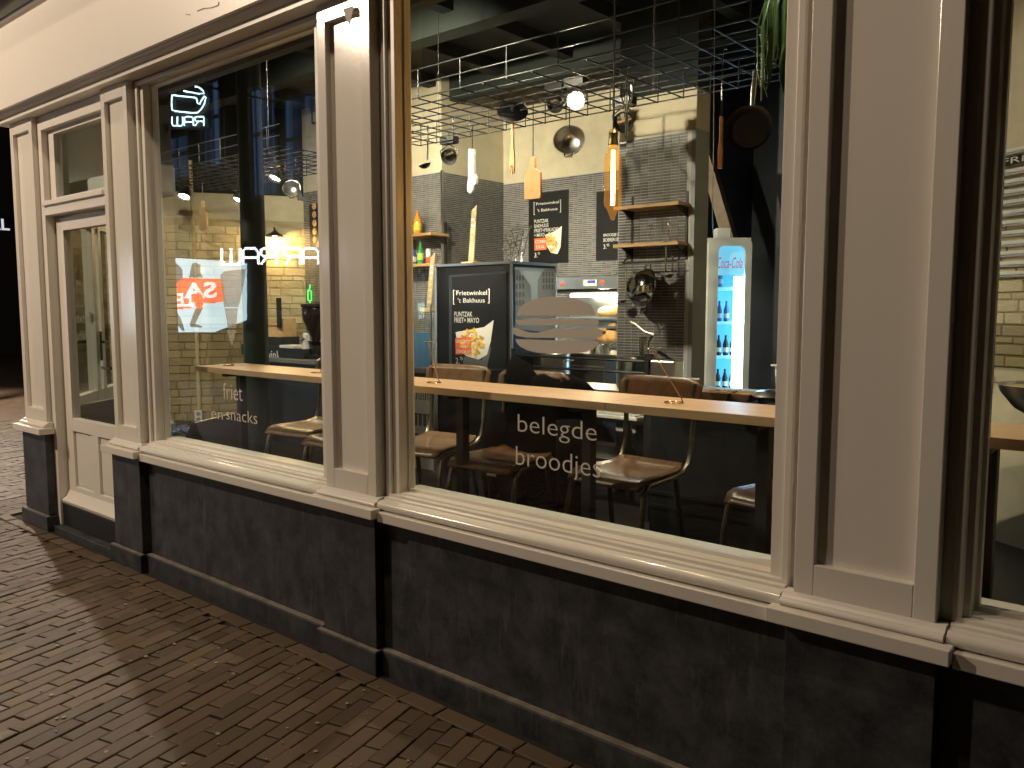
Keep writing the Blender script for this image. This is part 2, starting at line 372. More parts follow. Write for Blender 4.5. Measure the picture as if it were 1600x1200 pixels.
# ================================================================== STREET LAMPS (light the front; outside the frame)
def street_lamp(x, y, h, label, power, face_dir, color=SODIUM):
    t = thing('street_lamp', label, 'street lamp', (x, y, 0), 0, 'street lamps')
    MB().lathe([(0.11,0),(0.11,0.5),(0.06,0.6),(0.045,h-0.1),(0.03,h+0.25)], 14).build('pole', 'black_metal', t, True)
    fx, fy = face_dir
    MB().tube([(0,0,h+0.2),(fx*0.25,fy*0.25,h+0.32),(fx*0.5,fy*0.5,h+0.25)], 0.022, 8).build('arm', 'black_metal', t, True)
    MB().lathe([(0.03,0.22),(0.06,0.16),(0.22,0.05),(0.23,0.0),(0.21,0.0),(0.05,0.12),(0.0,0.12)], 20, (fx*0.5,fy*0.5,h+0.05)).build('shade', 'black_metal', t, True)
    MB().lathe([(0.0,-0.03),(0.07,-0.02),(0.10,0.03),(0.06,0.08),(0.0,0.09)], 16, (fx*0.5,fy*0.5,h+0.02)).build('lens', 'street_lens', t, True)
    l = point_light('lamp_light', (fx*0.5, fy*0.5, h-0.14), power, color, 0.09, None, R(165), (fx*2.5, fy*2.5, h-2.0), 0.25); l.parent = t
    return t
street_lamp(-7.4, -4.3, 4.95, 'street lamp with a round shade standing across from the shop door', 860, (0, 1))
street_lamp(-15.3, 2.3, 4.3, 'street lamp in the side street beyond the white corner', 1500, (0.6, -0.6), (1.0, 0.84, 0.66))
street_lamp(-2.9, -2.5, 6.3, 'street lamp with a round shade left of the viewer', 250, (0, 1))

# ================================================================== PAVEMENT
g = MB().add([(-120,-90,-0.022),(90,-90,-0.022),(90,120,-0.022),(-120,120,-0.022)], [(0,1,2,3)]).build('ground', 'far_paving')
tag(g, kind='structure')
ANG = R(14); bu = Vector((math.cos(ANG), math.sin(ANG), 0)); bv = Vector((-math.sin(ANG), math.cos(ANG), 0))
SD = Vector((-0.774, 0.633, 0))            # direction of the side front, seen from the corner
SN = Vector((SD.y, -SD.x, 0))              # points into the shop
S0 = Vector((-6.47, 0.16, 0))
def outside(p):
    if p.y > -0.135 and p.x > -6.62 and p.y < 0.2 : return False
    if p.y >= 0.0: return (p - S0).dot(SN) < -0.18
    return True
bricks = []
W_, L_ = 0.0735, 0.2055
for i in range(-260, 130):
    off = random.uniform(-0.03, 0.03) + (0.5 if i % 2 else 0.0)*L_
    for j in range(-60, 40):
        p = bu*(i*W_) + bv*(j*L_+off)
        if not (-12.5 < p.x < 0.6 and -2.6 < p.y < 2.4): continue
        ln = 0.2010
        if p.x > -6.75 and p.y < 0.1:           # cut against the edging course
            top = p.y + 0.1005*math.cos(ANG)
            if top > -0.140:
                cut = (top+0.140)/math.cos(ANG); ln = 0.2010-cut
                if ln < 0.03: continue
                p = p - bv*(cut/2)
        elif not outside(p): continue
        if not (p.x < -1.2 or p.y > -0.75): continue
        bricks.append((p, ANG, 0.0705, ln))
x = -7.0
while x < 0.2:                              # edging course along the stone base
    l = random.uniform(0.185, 0.21); bricks.append((Vector((x+l/2, -0.093, 0)), random.uniform(-0.02,0.02), l-0.006, 0.078)); x += l
def seen(p):
    d = p - CAM; zc = d.dot(F3)
    if zc < 0.3: return False
    u, v = CX+FPX*d.dot(RT)/zc, CY-FPX*d.dot(UP)/zc
    return -20 < u < 1620 and v < 1225
near = sorted([b for b in bricks if seen(b[0])], key=lambda b: (b[0]-CAM).length)
ids = set(id(b) for b in near[:300])
pav = MB()
def brick_xf(b):
    p, a, w0, l0 = b
    return (p.x, p.y, random.uniform(-0.004, 0.003)), (w0*random.uniform(0.965,1.0), l0*random.uniform(0.975,1.0)), a+random.uniform(-0.012,0.012), (random.uniform(-0.012,0.012), random.uniform(-0.02,0.02))
for b in bricks:
    (px, py, pz), (w0, l0), a, (tx, ty) = brick_xf(b)
    if id(b) in ids:
        inst('paving_brick', 'cube', 'paver', g, (px, py, pz-0.02), (w0, l0, 0.04), (tx, ty, a))
    else:
        M = Matrix.Translation((px, py, pz-0.02)) @ Matrix.Rotation(a, 4, 'Z') @ Matrix.Rotation(ty, 4, 'Y') @ Matrix.Rotation(tx, 4, 'X') @ Matrix.Diagonal((w0, l0, 0.04, 1))
        c = 0.06
        vs = [(-.5,-.5,-.5),(.5,-.5,-.5),(.5,.5,-.5),(-.5,.5,-.5),(-.5,-.5,.5-c),(.5,-.5,.5-c),(.5,.5,.5-c),(-.5,.5,.5-c),(-.5+c,-.5+c,.5),(.5-c,-.5+c,.5),(.5-c,.5-c,.5),(-.5+c,.5-c,.5)]
        pav.add([M @ Vector(q) for q in vs], [(0,1,5,4),(1,2,6,5),(2,3,7,6),(3,0,4,7),(4,5,9,8),(5,6,10,9),(6,7,11,10),(7,4,8,11),(8,9,10,11)])
tag(pav.build('paving_bricks', 'paver', g), kind='stuff')
sd_ = MB().add([(-12.6,-2.7,-0.014),(0.7,-2.7,-0.014),(0.7,0.3,-0.014),(-6.3,0.3,-0.014),(-9.2,2.5,-0.014),(-12.6,2.5,-0.014)], [(0,1,2,3,4,5)]).build('joint_sand', 'sand', g)
gum = MB()
for k in range(70):
    q = atz(random.uniform(20, 640), random.uniform(930, 1195), 0.004); r_ = random.uniform(0.004, 0.011); a0 = random.uniform(0, 6)
    if q.y > -0.12: continue
    e_ = random.uniform(0.5, 1)
    gum.prism([(q.x+r_*math.cos(a0+t*0.785)*random.uniform(.8,1.1), q.y+r_*e_*math.sin(a0+t*0.785)*random.uniform(.8,1.1), 0.0005) for t in range(8)], (0,0,0.0035))
tag(gum.build('gum_spots', 'gum', g), kind='stuff')

# ================================================================== SHOP FRONT
shop = thing('shop_building', 'cream painted corner shop front with dark stone base and large windows', 'building')
PIL = [(-6.50,-6.11), (-5.06,-4.73), (-2.97,-2.63), (-0.843,-0.477), (1.25,1.60)]
PW = 'white_paint'
for k, (a, b) in enumerate(PIL):
    st = 0.055 if k != 1 else 0.05
    m = MB(); zb = 0.84; zt = 2.745
    m.box(a,0,0.74,a+st,0.05,2.822); m.box(b-st,0,0.74,b,0.05,2.822); m.box(a+st,0.0,0.74,b-st,0.05,zb); m.box(a+st,0.0,zt,b-st,0.05,2.822)
    m.box(a+0.004,0.05,0.70,b-0.004,0.150,2.822)
    p = m.build('pilaster', 'gloss_paint', shop, bevel=0.0025)
    MB().box(a+st-0.002,0.026,zb-0.002,b-st+0.002,0.052,zt+0.002).build('panel', 'gloss_paint', p)
    MB().profx([(0.03,0.7165),(-0.028,0.7165),(-0.034,0.7200),(-0.0365,0.7265),(-0.034,0.733),(-0.028,0.7370),(-0.019,0.7375),(-0.014,0.743),(-0.003,0.752),(0.03,0.752)], a-0.026, b+0.026).build('base_moulding', PW, p, True, auto=True)
    MB().box(a-0.05,-0.072,0.674,b+0.05,0.03,0.7160).build('base_slab', PW, p, bevel=0.003)
    ped = MB().box(a-0.012,-0.022,0.098,b+0.012,0.2,0.6735).build('pedestal', 'bluestone', shop, bevel=0.003)
    MB().box(a-0.036,-0.048,-0.02,b+0.036,0.1,0.095).build('skirting', 'bluestone', ped, bevel=0.006); MB().box(a-0.034,-0.045,0.0952,b+0.034,-0.0225,0.0982).build('dusty_lit_edge', 'dusty_lit_edge', ped)
if True:                                    # peeling flake of paint under the head of the middle pilaster
    q = [aty(536,14,-0.004), aty(553,8,-0.012), aty(551,22,-0.016), aty(547,40,-0.028), aty(541,30,-0.022)]
    f = MB().prism(q, (0.0,-0.0015,0)).build('paint_flake', PW, shop); f['label'] = 'curled flake of peeling paint'

WIN = [(-4.73,-2.97,'left shop window with fries cone sticker'), (-2.63,-0.843,'middle shop window with burger sticker'), (-0.477,1.25,'right shop window beside the wide pilaster')]
ZB, ZT, FR = 0.775, 2.80, 0.09
wins = []
for k, (a, b, lab) in enumerate(WIN):
    FL = 0.068 if k == 2 else FR
    m = MB()
    m.box(a-0.003,0.052,0.70,a+FL,0.142,2.8215); m.box(b-FR,0.052,0.70,b+0.003,0.142,2.8215)
    m.box(a+FL,0.052,ZT,b-FR,0.142,2.8215); m.box(a+FL,0.055,0.70,b-FR,0.142,ZB)
    wn = m.build('window', PW, shop, bevel=0.002); wn['label'] = lab
    bd = MB()                                # raised moulding round the frame
    bd.box(a+0.028,0.036,0.752,a+0.052,0.052,2.815); bd.box(b-0.052,0.036,0.752,b-0.028,0.052,2.815); bd.box(a+0.052,0.036,2.792,b-0.052,0.052,2.815)
    bd.build('moulding', PW, wn, bevel=0.004)
    gb = MB(); gx0, gx1 = a+FL, b-FR         # glazing beads
    gb.box(gx0,0.098,ZB,gx0+0.010,0.124,ZT); gb.box(gx1-0.010,0.098,ZB,gx1,0.124,ZT); gb.box(gx0+0.010,0.098,ZT-0.010,gx1-0.010,0.124,ZT); gb.box(gx0+0.010,0.098,ZB,gx1-0.010,0.124,ZB+0.012)
    gb.build('glazing_bead', PW, wn)
    MB().box(gx0+0.001,0.128,ZB+0.001,gx1-0.001,0.134,ZT-0.001).build('pane', 'glass', wn)
    MB().profx([(0.056,0.7045),(-0.006,0.7045),(-0.017,0.7085),(-0.024,0.716),(-0.026,0.7255),(-0.023,0.735),(-0.015,0.742),(-0.004,0.745),(0.016,0.746),(0.0165,0.7535),(0.034,0.756),(0.0345,0.766),(0.056,0.768)], a+0.031, b-0.031).build('sill_nosing', 'gloss_paint', wn, True)
    MB().box(a+0.051,-0.042,0.662,b-0.051,0.04,0.7035).build('sill', PW, wn, bevel=0.003)
    MB().box(a+0.02,0.143,0.735,b-0.02,0.235,0.770).build('inner_ledge', PW, wn, bevel=0.003)
    sp = MB().box(a+0.013,0.022,0.098,b-0.013,0.2,0.6615).build('stone_panel', 'bluestone', shop, bevel=0.002)
    MB().box(a+0.037,-0.012,-0.02,b-0.037,0.1,0.095).build('skirting', 'bluestone', sp, bevel=0.006); MB().box(a+0.037,-0.009,0.0952,b-0.037,0.0215,0.0982).build('dusty_lit_edge', 'dusty_lit_edge', sp)
    MB().box(a-0.05,0.201,0.0,b+0.05,0.24,0.735).build('inner_apron', 'dark_front', wn)
    wins.append(wn)
# entablature
en = MB().profx([(0.22,2.823),(-0.052,2.823),(-0.052,2.850),(-0.060,2.855),(-0.074,2.862),(-0.082,2.874),(-0.084,2.884),(-0.100,2.884),(-0.100,2.874),(-0.120,2.874),(-0.120,3.385),(-0.132,3.395),(-0.15,3.40),(-0.15,3.412),(0.22,3.412)], -6.60, 1.9).build('entablature', PW, shop, True)
MB().profx([(0.1,3.413),(-0.19,3.413),(-0.26,3.45),(-0.28,3.56),(-0.26,3.56),(-0.24,3.48),(0.1,3.48)], -6.68, 1.9).build('gutter', 'gutter', shop, True)
MB().box(-6.55,0.05,3.481,1.9,0.3,9.0).build('upper_wall', 'facade_far', shop)
cr_ = MB(); cr_.tube([aty(290,22,-0.122), aty(297,23,-0.122)], 0.0014, 4); cr_.tube([aty(308,17,-0.122), aty(318,13,-0.122), aty(330,12,-0.122), aty(341,8,-0.122), aty(342,3,-0.122)], 0.0016, 4)
cr_.build('paint_crack', 'black', en)
# --- lettering and stickers on the glass
GY = 0.1265
def decal(pts, name, mat, parent, y=GY):
    m = MB()
    for poly in pts: m.prism([aty(u, v, y) for u, v in poly], (0, 0.0008, 0))
    return m.build(name, mat, parent)
def glass_text(mb, s, tl, br, y=GY, bold=0.0):
    a = aty(*tl, y); b = aty(*br, y)
    text_on(mb, s, (a.x, y, b.z), (b.x-a.x, 0, 0), (0, 0, a.z-b.z), 0, bold)
for wd_, tl_, br_, wi in (('belegde',(809,647),(932,699),1), ('broodjes',(806,697),(938,757),1), ('friet',(348,598),(379,627),0), ('en',(330,642),(348,656),0), ('snacks',(353,637),(402,663),0)):
    m = MB(); glass_text(m, wd_, tl_, br_, GY, -0.010); o = m.build('lettering', 'vinyl', wins[wi]); o['label'] = 'word ' + wd_ + ' in pale vinyl'
def z7(p): return [(800+a/5.0, 380+b/5.0) for a, b in p]
bun = [z7([(40,565),(46,535),(62,508),(90,478),(130,454),(180,435),(230,425),(290,419),(350,417),(420,420),(480,428),(540,443),(590,468),(625,498),(645,530),(655,565)]),
       z7([(24,597),(60,600),(110,592),(170,586),(215,588),(262,595),(320,586),(380,588),(440,600),(500,591),(560,602),(620,601),(662,597),(679,610),(676,628),(662,641),(400,642),(60,640),(38,628)]),
       z7([(0,664),(10,657),(60,675),(130,697),(190,700),(260,685),(330,664),(385,658),(440,670),(520,673),(600,662),(665,663),(700,678),(712,702),(700,728),(670,740),(400,741),(120,738),(40,725),(8,706),(-2,685)]),
       z7([(28,750),(677,768),(668,798),(630,832),(560,852),(440,863),(300,864),(200,855),(120,836),(60,805),(35,775)])]
o = decal(bun, 'burger_sticker', 'vinyl', wins[1]); o['label'] = 'stacked burger sticker on the glass'
cone = [[(344,430),(350,424),(372,421),(384,420),(375,470),(371,480),(350,480)], [(351,482),(371,482),(368,513),(356,513)], [(354,516),(369,515),(362.5,541)]]
o = decal(cone, 'fries_cone_sticker', 'frosted', wins[0]); o['label'] = 'frosted fries cone sticker on the glass'

# --- door
dr = MB()
dr.box(-6.106,0.034,0.03,-6.045,0.20,2.822); dr.box(-5.125,0.034,0.03,-5.064,0.20,2.822); dr.box(-6.045,0.034,2.73,-5.125,0.20,2.822)
dr.box(-6.045,0.03,2.165,-5.125,0.20,2.235)
door_frame = dr.build('door_frame', PW, shop, bevel=0.003)
MB().box(-6.045,0.012,2.228,-5.125,0.034,2.258).build('drip_rail', PW, door_frame, bevel=0.003)
tw = MB(); tw.box(-6.044,0.075,2.236,-5.952,0.12,2.729); tw.box(-5.215,0.075,2.236,-5.126,0.12,2.729); tw.box(-5.952,0.075,2.236,-5.215,0.12,2.285); tw.box(-5.952,0.075,2.70,-5.215,0.12,2.729)
tw = tw.build('transom_window', PW, shop, bevel=0.002)
MB().box(-5.951,0.095,2.286,-5.216,0.10,2.699).build('pane', 'glass', tw)
lf = MB(); dl, dR, d0, d1 = -6.040, -5.130, 0.095, 0.14
lf.box(dl,d0,0.19,dl+0.118,d1,2.150); lf.box(dR-0.118,d0,0.19,dR,d1,2.150); lf.box(dl+0.118,d0,2.065,dR-0.118,d1,2.150); lf.box(dl+0.118,d0,0.70,dR-0.118,d1,0.79)
lf.box(dl+0.118,d0,0.19,dR-0.118,d1,0.31); lf.box(-5.635,d0,0.31,-5.535,d1,0.70)
door = lf.build('door', PW, shop, bevel=0.002); door['label'] = 'cream half-glazed shop door'
for (xa, xb) in ((dl+0.118,-5.635), (-5.535,dR-0.118)):
    pn = MB().box(xa,d0+0.018,0.31,xb,d1-0.006,0.70)
    pn.prism([(xa+0.012,d0+0.018,0.322),(xb-0.012,d0+0.018,0.322),(xb-0.012,d0+0.018,0.688),(xa+0.012,d0+0.018,0.688)], (0,-0.006,0))
    pn.build('panel', PW, door, bevel=0.004)
MB().box(dl+0.119,0.115,0.791,dR-0.119,0.120,2.064).build('pane', 'glass', door)
MB().profx([(0.10,0.19),(0.05,0.19),(0.045,0.21),(0.075,0.235),(0.095,0.275),(0.10,0.275)], dl, dR).build('weather_board', PW, door, True)
h = MB(); h.box(-5.205,0.085,1.02,-5.175,0.094,1.26); h.tube([(-5.19,0.09,1.17),(-5.19,0.045,1.17),(-5.30,0.045,1.17)], 0.009, 8); h.build('handle', 'black_metal', door, True)
MB().box(-6.11,-0.005,-0.02,-5.06,0.2,0.03).build('threshold', 'bluestone', shop, bevel=0.004)
MB().box(-6.105,0.05,0.03,-5.065,0.2,0.186).build('door_step', 'dark_front', shop, bevel=0.004)

# ================================================================== SHOP INTERIOR: shell
FZ, CZ = 0.16, 4.0
inner = [(-6.47,0.24),(1.8,0.24),(1.8,1.6),(-2.63,4.47),(-2.0,6.6),(-4.0,6.6),(-4.0,5.10),(-6.32,5.10),(-6.32,4.1),(-8.75,4.1),(-10.0,1.99),(-9.1,2.22)]
tag(MB().add([(a,b,FZ) for a,b in inner], [tuple(range(len(inner)))]).build('interior_floor', 'floor'), kind='structure')
ceil = tag(MB().prism([(a,b,CZ) for a,b in inner], (0,0,0.1)).build('interior_ceiling', 'ceiling_paint'), kind='structure')
for y_ in (1.0, 2.6, 4.2): MB().box(-9.0,y_,CZ-0.26,1.5,y_+0.18,CZ-0.002).build('ceiling_beam', 'ceiling_paint', ceil)
for x_ in [-8.2+0.85*i for i in range(12)]: MB().box(x_,0.3,CZ-0.12,x_+0.12,5.0,CZ-0.003).build('joist', 'ceiling_paint', ceil)
MB().box(-9.0,0.42,3.42,1.5,0.62,3.66).build('ceiling_beam', 'ceiling_paint', ceil)
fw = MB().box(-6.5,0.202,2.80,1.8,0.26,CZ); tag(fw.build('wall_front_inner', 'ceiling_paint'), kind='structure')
jw = MB()
for a, b in PIL: jw.box(a+0.03,0.151,0.16,b-0.03,0.17,2.80)
tag(jw.build('wall_front_piers', 'cream'), kind='structure')

def wall_slab(name, p, q, z0, z1, mat, th=0.08, parent=None, side=1):
    p, q = Vector((*p,0)), Vector((*q,0)); d = (q-p); L = d.length; d.normalize(); n = Vector((-d.y, d.x, 0))*side
    return MB().obox((p.x,p.y,z0), d, n, (0,0,1), L, th, z1-z0).build(name, mat, parent)
TW, TH = 0.0625, 0.0208
def tiles(parent, p, q, z0, z1, n_single=0, face=-1):
    """stack-bonded narrow tiles on the plane p-q, proud of the grout"""
    p, q = Vector((*p,0)), Vector((*q,0)); d = q-p; L = d.length; d.normalize(); n = Vector((-d.y, d.x, 0))*face
    rot = math.atan2(d.y, d.x); lst = []
    for i in range(int(L/TW)):
        for j in range(int((z1-z0)/TH)):
            lst.append(p + d*((i+0.5)*TW) + Vector((0,0,z0+(j+0.5)*TH)))
    lst.sort(key=lambda c: (c-CAM).length if c.z > 1.1 else 99)
    me = unit_tile()
    for c in lst[:n_single]:
        o = bpy.data.objects.new('tile', me); col.objects.link(o); o.parent = parent; o.location = c + n*0.002; o.rotation_euler = (random.uniform(-.012,.012), 0, rot + (math.pi if face > 0 else 0) + random.uniform(-.012,.012))
    b = MB(); hw, hh = TW*0.5-0.0022, TH*0.5-0.0022
    for c in lst[n_single:]:
        if c.z < 0.9: continue
        c0 = c + n*0.0; c1 = c + n*(0.0045+random.uniform(-.0008,.0008))
        t1, t2 = random.uniform(-.0006,.0006), random.uniform(-.0005,.0005)
        u_, v_ = d*hw, Vector((0,0,hh))
        b.add([c0-u_-v_, c0+u_-v_, c0+u_+v_, c0-u_+v_, c1-u_-v_+n*(t1+t2), c1+u_-v_+n*(t2-t1), c1+u_+v_-n*(t1+t2), c1-u_+v_+n*(t1-t2)], [(4,5,6,7),(0,1,5,4),(1,2,6,5),(2,3,7,6),(3,0,4,7)])
    if b.v: tag(b.build('tiles', 'tile', parent), kind='stuff')
_ut = []
def unit_tile():
    if not _ut:
        hw, hh = TW*0.5-0.0022, TH*0.5-0.0022
        o = MB().box(-hw,-0.0025,-hh,hw,0.002,hh); me = bpy.data.meshes.new('tile'); me.from_pydata(o.v, [], o.f); me.materials.append(MATS['tile']); _ut.append(me)
    return _ut[0]
# tiled walls: A (left recess), B (return), C (behind the ovens), D (free-standing pier)
def zc(u, v, y): return aty(u, v, y).z
YA, YC, XB = 4.08, 5.08, -6.30
zA = zc(693,267,YA); zC = zc(790,287,YC)
wA = tag(wall_slab('wall_tiled_recess', (-8.75,YA), (XB-0.082,YA), FZ, CZ, 'cream'), kind='structure')
gA = MB().box(-8.75,YA-0.003,FZ,XB-0.0,YA,zA).build('grout_field', 'grout', wA)
tiles(wA, (-8.75,YA-0.003), (XB,YA-0.003), 0.9, zA)
wB = tag(wall_slab('wall_tiled_return', (XB,YA-0.001), (XB,YC-0.001), FZ, CZ, 'cream', side=1), kind='structure')
MB().box(XB,YA-0.003,FZ,XB+0.003,YC,zA).build('grout_field', 'grout', wB)
tiles(wB, (XB+0.003,YA), (XB+0.003,YC), 0.9, zA)
MB().box(XB-0.012,YA-0.010,FZ,XB+0.010,YA+0.01,zA+0.01).build('corner_trim', 'steel', wB)
wC = tag(wall_slab('wall_tiled_kitchen', (XB,YC), (-3.9,YC), FZ, CZ, 'cream'), kind='structure')
MB().box(XB,YC-0.003,FZ,-3.9,YC,zC).build('grout_field', 'grout', wC)
tiles(wC, (XB,YC-0.003), (-3.9,YC-0.003), 0.9, zC)
YD = 3.05; xd0, xd1 = aty(967,300,YD).x, aty(1086,300,YD).x; zD = zc(1082,202,YD)
wD = tag(MB().box(xd0,YD,FZ,xd1,YD+0.20,3.07).build('wall_pier', 'cream'), kind='structure')
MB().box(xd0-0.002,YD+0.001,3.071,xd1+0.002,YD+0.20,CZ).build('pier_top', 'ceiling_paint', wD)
MB().box(xd0,YD-0.003,FZ,xd1-0.03,YD,zD).build('grout_field', 'grout', wD)
tiles(wD, (xd0+0.004,YD-0.003), (xd1-0.028,YD-0.003), 0.9, zD, 300)
MB().box(xd1-0.030,YD-0.008,FZ,xd1+0.003,YD+0.19,zD+0.004).build('edge_board', 'grey_print', wD)
tag(wall_slab('wall_back_dark', (-4.0,6.5), (-1.9,6.5), FZ, CZ, 'navy'), kind='structure')
tag(wall_slab('wall_side_dark', (-3.9,5.1), (-3.9,6.5), FZ, CZ, 'navy'), kind='structure')
# timber brace in the dark corner
a, b = aty(1096,232,5.2), aty(1142,372,5.2)
br = MB().prism([a+Vector((-0.06,0,0)), a+Vector((0.06,0,0)), b+Vector((0.06,0,-0.1)), b+Vector((-0.06,0,-0.1))], (0,0.1,0)).build('timber_brace', 'timber'); tag(br, 'slanting timber brace above the drinks fridge', 'beam')

# brick walls
def brick_wall(name, p, q, z0, z1, zs, h, lmean, th_mat, z_top_plain):
    p3, q3 = Vector((*p,0)), Vector((*q,0)); d = q3-p3; L = d.length; d.normalize(); n = Vector((d.y, -d.x, 0))
    wl = tag(wall_slab(name, p, q, FZ, CZ, 'cream', 0.1), kind='structure')
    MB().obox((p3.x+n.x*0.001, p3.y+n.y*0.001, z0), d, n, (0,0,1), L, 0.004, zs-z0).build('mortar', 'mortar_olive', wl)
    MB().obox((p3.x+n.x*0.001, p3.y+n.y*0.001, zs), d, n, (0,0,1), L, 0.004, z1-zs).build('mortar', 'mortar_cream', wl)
    rot = math.atan2(d.y, d.x); z = z0
    while z < z1:
        hh = h*random.choice([1,1,1,0.95,1.05,0.6] if z < 2.3 else [1,1.05,0.95]); s = -random.uniform(0, lmean)
        if z+hh > z1: break
        while s < L:
            l = lmean*random.choice([1,1,1,0.55,0.5,1.1,1.25]); a0, a1 = max(s, 0), min(s+l, L)
            if a1-a0 > 0.03:
                zm = z+hh/2; c = p3 + d*((a0+a1)/2) + n*(0.004+random.uniform(0,0.005)); j = 0.012
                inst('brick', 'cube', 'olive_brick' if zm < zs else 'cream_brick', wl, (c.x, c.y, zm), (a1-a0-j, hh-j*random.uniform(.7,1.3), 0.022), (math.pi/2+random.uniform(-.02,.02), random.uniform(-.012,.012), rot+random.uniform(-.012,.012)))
            s += l
        z += hh
    return wl
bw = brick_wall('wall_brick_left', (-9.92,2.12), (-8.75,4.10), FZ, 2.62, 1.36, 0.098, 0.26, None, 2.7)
# plaster band above the bricks keeps a soft course pattern
p0 = Vector((-9.92,2.12,0)); dw = (Vector((-8.75,4.10,0))-p0).normalized(); nw = Vector((dw.y,-dw.x,0))
s_ = [(atplane(303,400,p0,nw)-p0).dot(dw)]
MB().tube([p0+dw*s_[0]+nw*0.03+Vector((0,0,FZ)), p0+dw*s_[0]+nw*0.03+Vector((0,0,3.3))], 0.022, 10).build('conduit', 'mortar_cream', bw, True)
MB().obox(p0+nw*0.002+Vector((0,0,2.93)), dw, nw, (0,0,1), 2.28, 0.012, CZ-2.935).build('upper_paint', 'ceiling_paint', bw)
sk = atplane(310,650,p0,nw) + nw*0.03
def on_wall(c, d, n, w0, h0, t0, mb): return mb.obox((c.x-d.x*w0/2, c.y-d.y*w0/2, c.z-h0/2), d, n, (0,0,1), w0, t0, h0)
so = on_wall(sk, dw, nw, 0.085, 0.15, 0.03, MB()).build('wall_socket', 'white_plastic'); tag(so, 'double white power socket low on the olive brick wall', 'socket')
for dz in (-0.035, 0.035): MB().lathe([(0.026,0.0),(0.026,0.004),(0.018,0.004),(0.016,0.001),(0,0.001)], 14, sk+nw*0.030+Vector((0,0,dz)), nw).build('outlet', 'grey_print', so, True)

wr0, wr1 = (1.8,1.56), (-2.63,4.43)
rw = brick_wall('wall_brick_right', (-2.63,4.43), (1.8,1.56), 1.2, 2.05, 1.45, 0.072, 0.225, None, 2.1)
# shutter of slats on the right wall
pr = Vector((-2.63,4.43,0)); dr_ = (Vector((1.8,1.56,0))-pr).normalized(); nr = Vector((dr_.y,-dr_.x,0))
sL = (atplane(1551,400,pr,nr)-pr).dot(dr_)
zt_, zb_ = atplane(1560,238,pr,nr).z, atplane(1560,440,pr,nr).z
sh = thing('slatted_shutter', 'white slatted shutter on the cream brick wall in the right window', 'shutter', pr+dr_*sL+Vector((0,0,zb_)))
nn = 13; st_ = (zt_-zb_)/nn
for k in range(nn):
    o = MB().obox((0,0,0), dr_, (nr*0.75+Vector((0,0,-0.66))), (nr*0.66+Vector((0,0,0.75))), 1.1, 0.035, 0.008).build('slat', 'slat', sh, loc=nr*0.012+Vector((0,0,k*st_+0.045)))
    MB().obox((0,0,0), dr_, nr, (0,0,1), 1.1, 0.012, st_*0.34).build('slat_face', 'slat', sh, loc=nr*0.036+Vector((0,0,k*st_+st_*0.62)))
for s0 in (0.02, 0.55, 1.05): MB().obox(dr_*s0+nr*0.006, dr_, nr, (0,0,1), 0.03, 0.01, zt_-zb_).build('stile', 'timber', sh)
sg0 = atplane(1574,262,pr,nr)+nr*0.055
sgn = thing('letter_sign', 'small black letter sign hung on the slatted shutter', 'sign', sg0)
MB().obox((0,0,0), dr_, nr, (0,0,1), 0.40, 0.006, 0.05).build('board', 'black', sgn)
m = MB(); text_on(m, 'FRIET', nr*0.0075+dr_*0.02+Vector((0,0,0.008)), dr_*0.28, (0,0,0.034)); m.build('lettering', 'white_print', sgn)

# side front of the corner seen from inside, with its glazed door
def sidept(u, v, off=0.0): return atplane(u, v, S0+SN*off, SN)
def s_of(u, off=0.0): return (sidept(u, 500, off)-S0).dot(SD)
def sbox(mb, s0, s1, z0, z1, o0, o1): return mb.obox(S0+SD*s0+SN*o0+Vector((0,0,z0)), SD, SN, (0,0,1), s1-s0, o1-o0, z1-z0)
sw = MB(); sbox(sw, -0.1, 3.3, -0.02, FZ, -0.1, 0.1); sbox(sw, -0.1, 3.3, 2.42, CZ, -0.1, 0.1); sbox(sw, 3.2, 3.3, FZ, 2.42, -0.1, 0.1)
side = thing('side_front', 'cream glazed side front of the corner, seen from inside the shop', 'shop front')
sw.build('wall', 'side_paint', side)
def zs_side(u, v): return sidept(u, v, 0.05).z
zlow = zs_side(150, 612)
for s0, w_ in ((-0.05,0.14), (s_of(164,0.05)-0.06,0.075), (s_of(153,0.05)-0.035,0.09), (s_of(103,0.05)-0.02,0.14), (3.08,0.13)):
    sbox(MB(), s0, s0+w_, FZ, 2.42, -0.04, 0.04).build('post', 'side_paint', side, bevel=0.004)
sbox(MB(), -0.05, 3.15, FZ, zlow, -0.035, 0.035).build('lower_panel', 'side_paint', side)
sbox(MB(), -0.05, 3.15, 2.22, 2.42, -0.035, 0.035).build('head_rail', 'side_paint', side)
sbox(MB(), 0.0, 3.1, zlow, 2.22, -0.003, 0.003).build('pane', 'glass', side)
hp = sidept(157, 545, 0.05); hq = MB()
hq.obox(hp+SN*0.0-SD*0.014+Vector((0,0,-0.10)), SD, SN, (0,0,1), 0.03, 0.012, 0.25); hq.tube([hp+SN*0.01+Vector((0,0,0.06)), hp+SN*0.06+Vector((0,0,0.06)), hp+SN*0.06-SD*0.12+Vector((0,0,0.06))], 0.011, 8)
hq.build('handle', 'black_metal', side, True)
a = sidept(141,500,0.0); b = sidept(106,500,0.0); Uv = Vector(((b-a).x,(b-a).y,0))
m = MB()
text_on(m, 'Frietwinkel', a+SN*0.005+Vector((0,0,-0.02)), Uv*0.92, (0,0,0.085)); text_on(m, "'t Bakhuus", a+SN*0.005+Uv*0.06+Vector((0,0,-0.16)), Uv*0.8, (0,0,0.085))
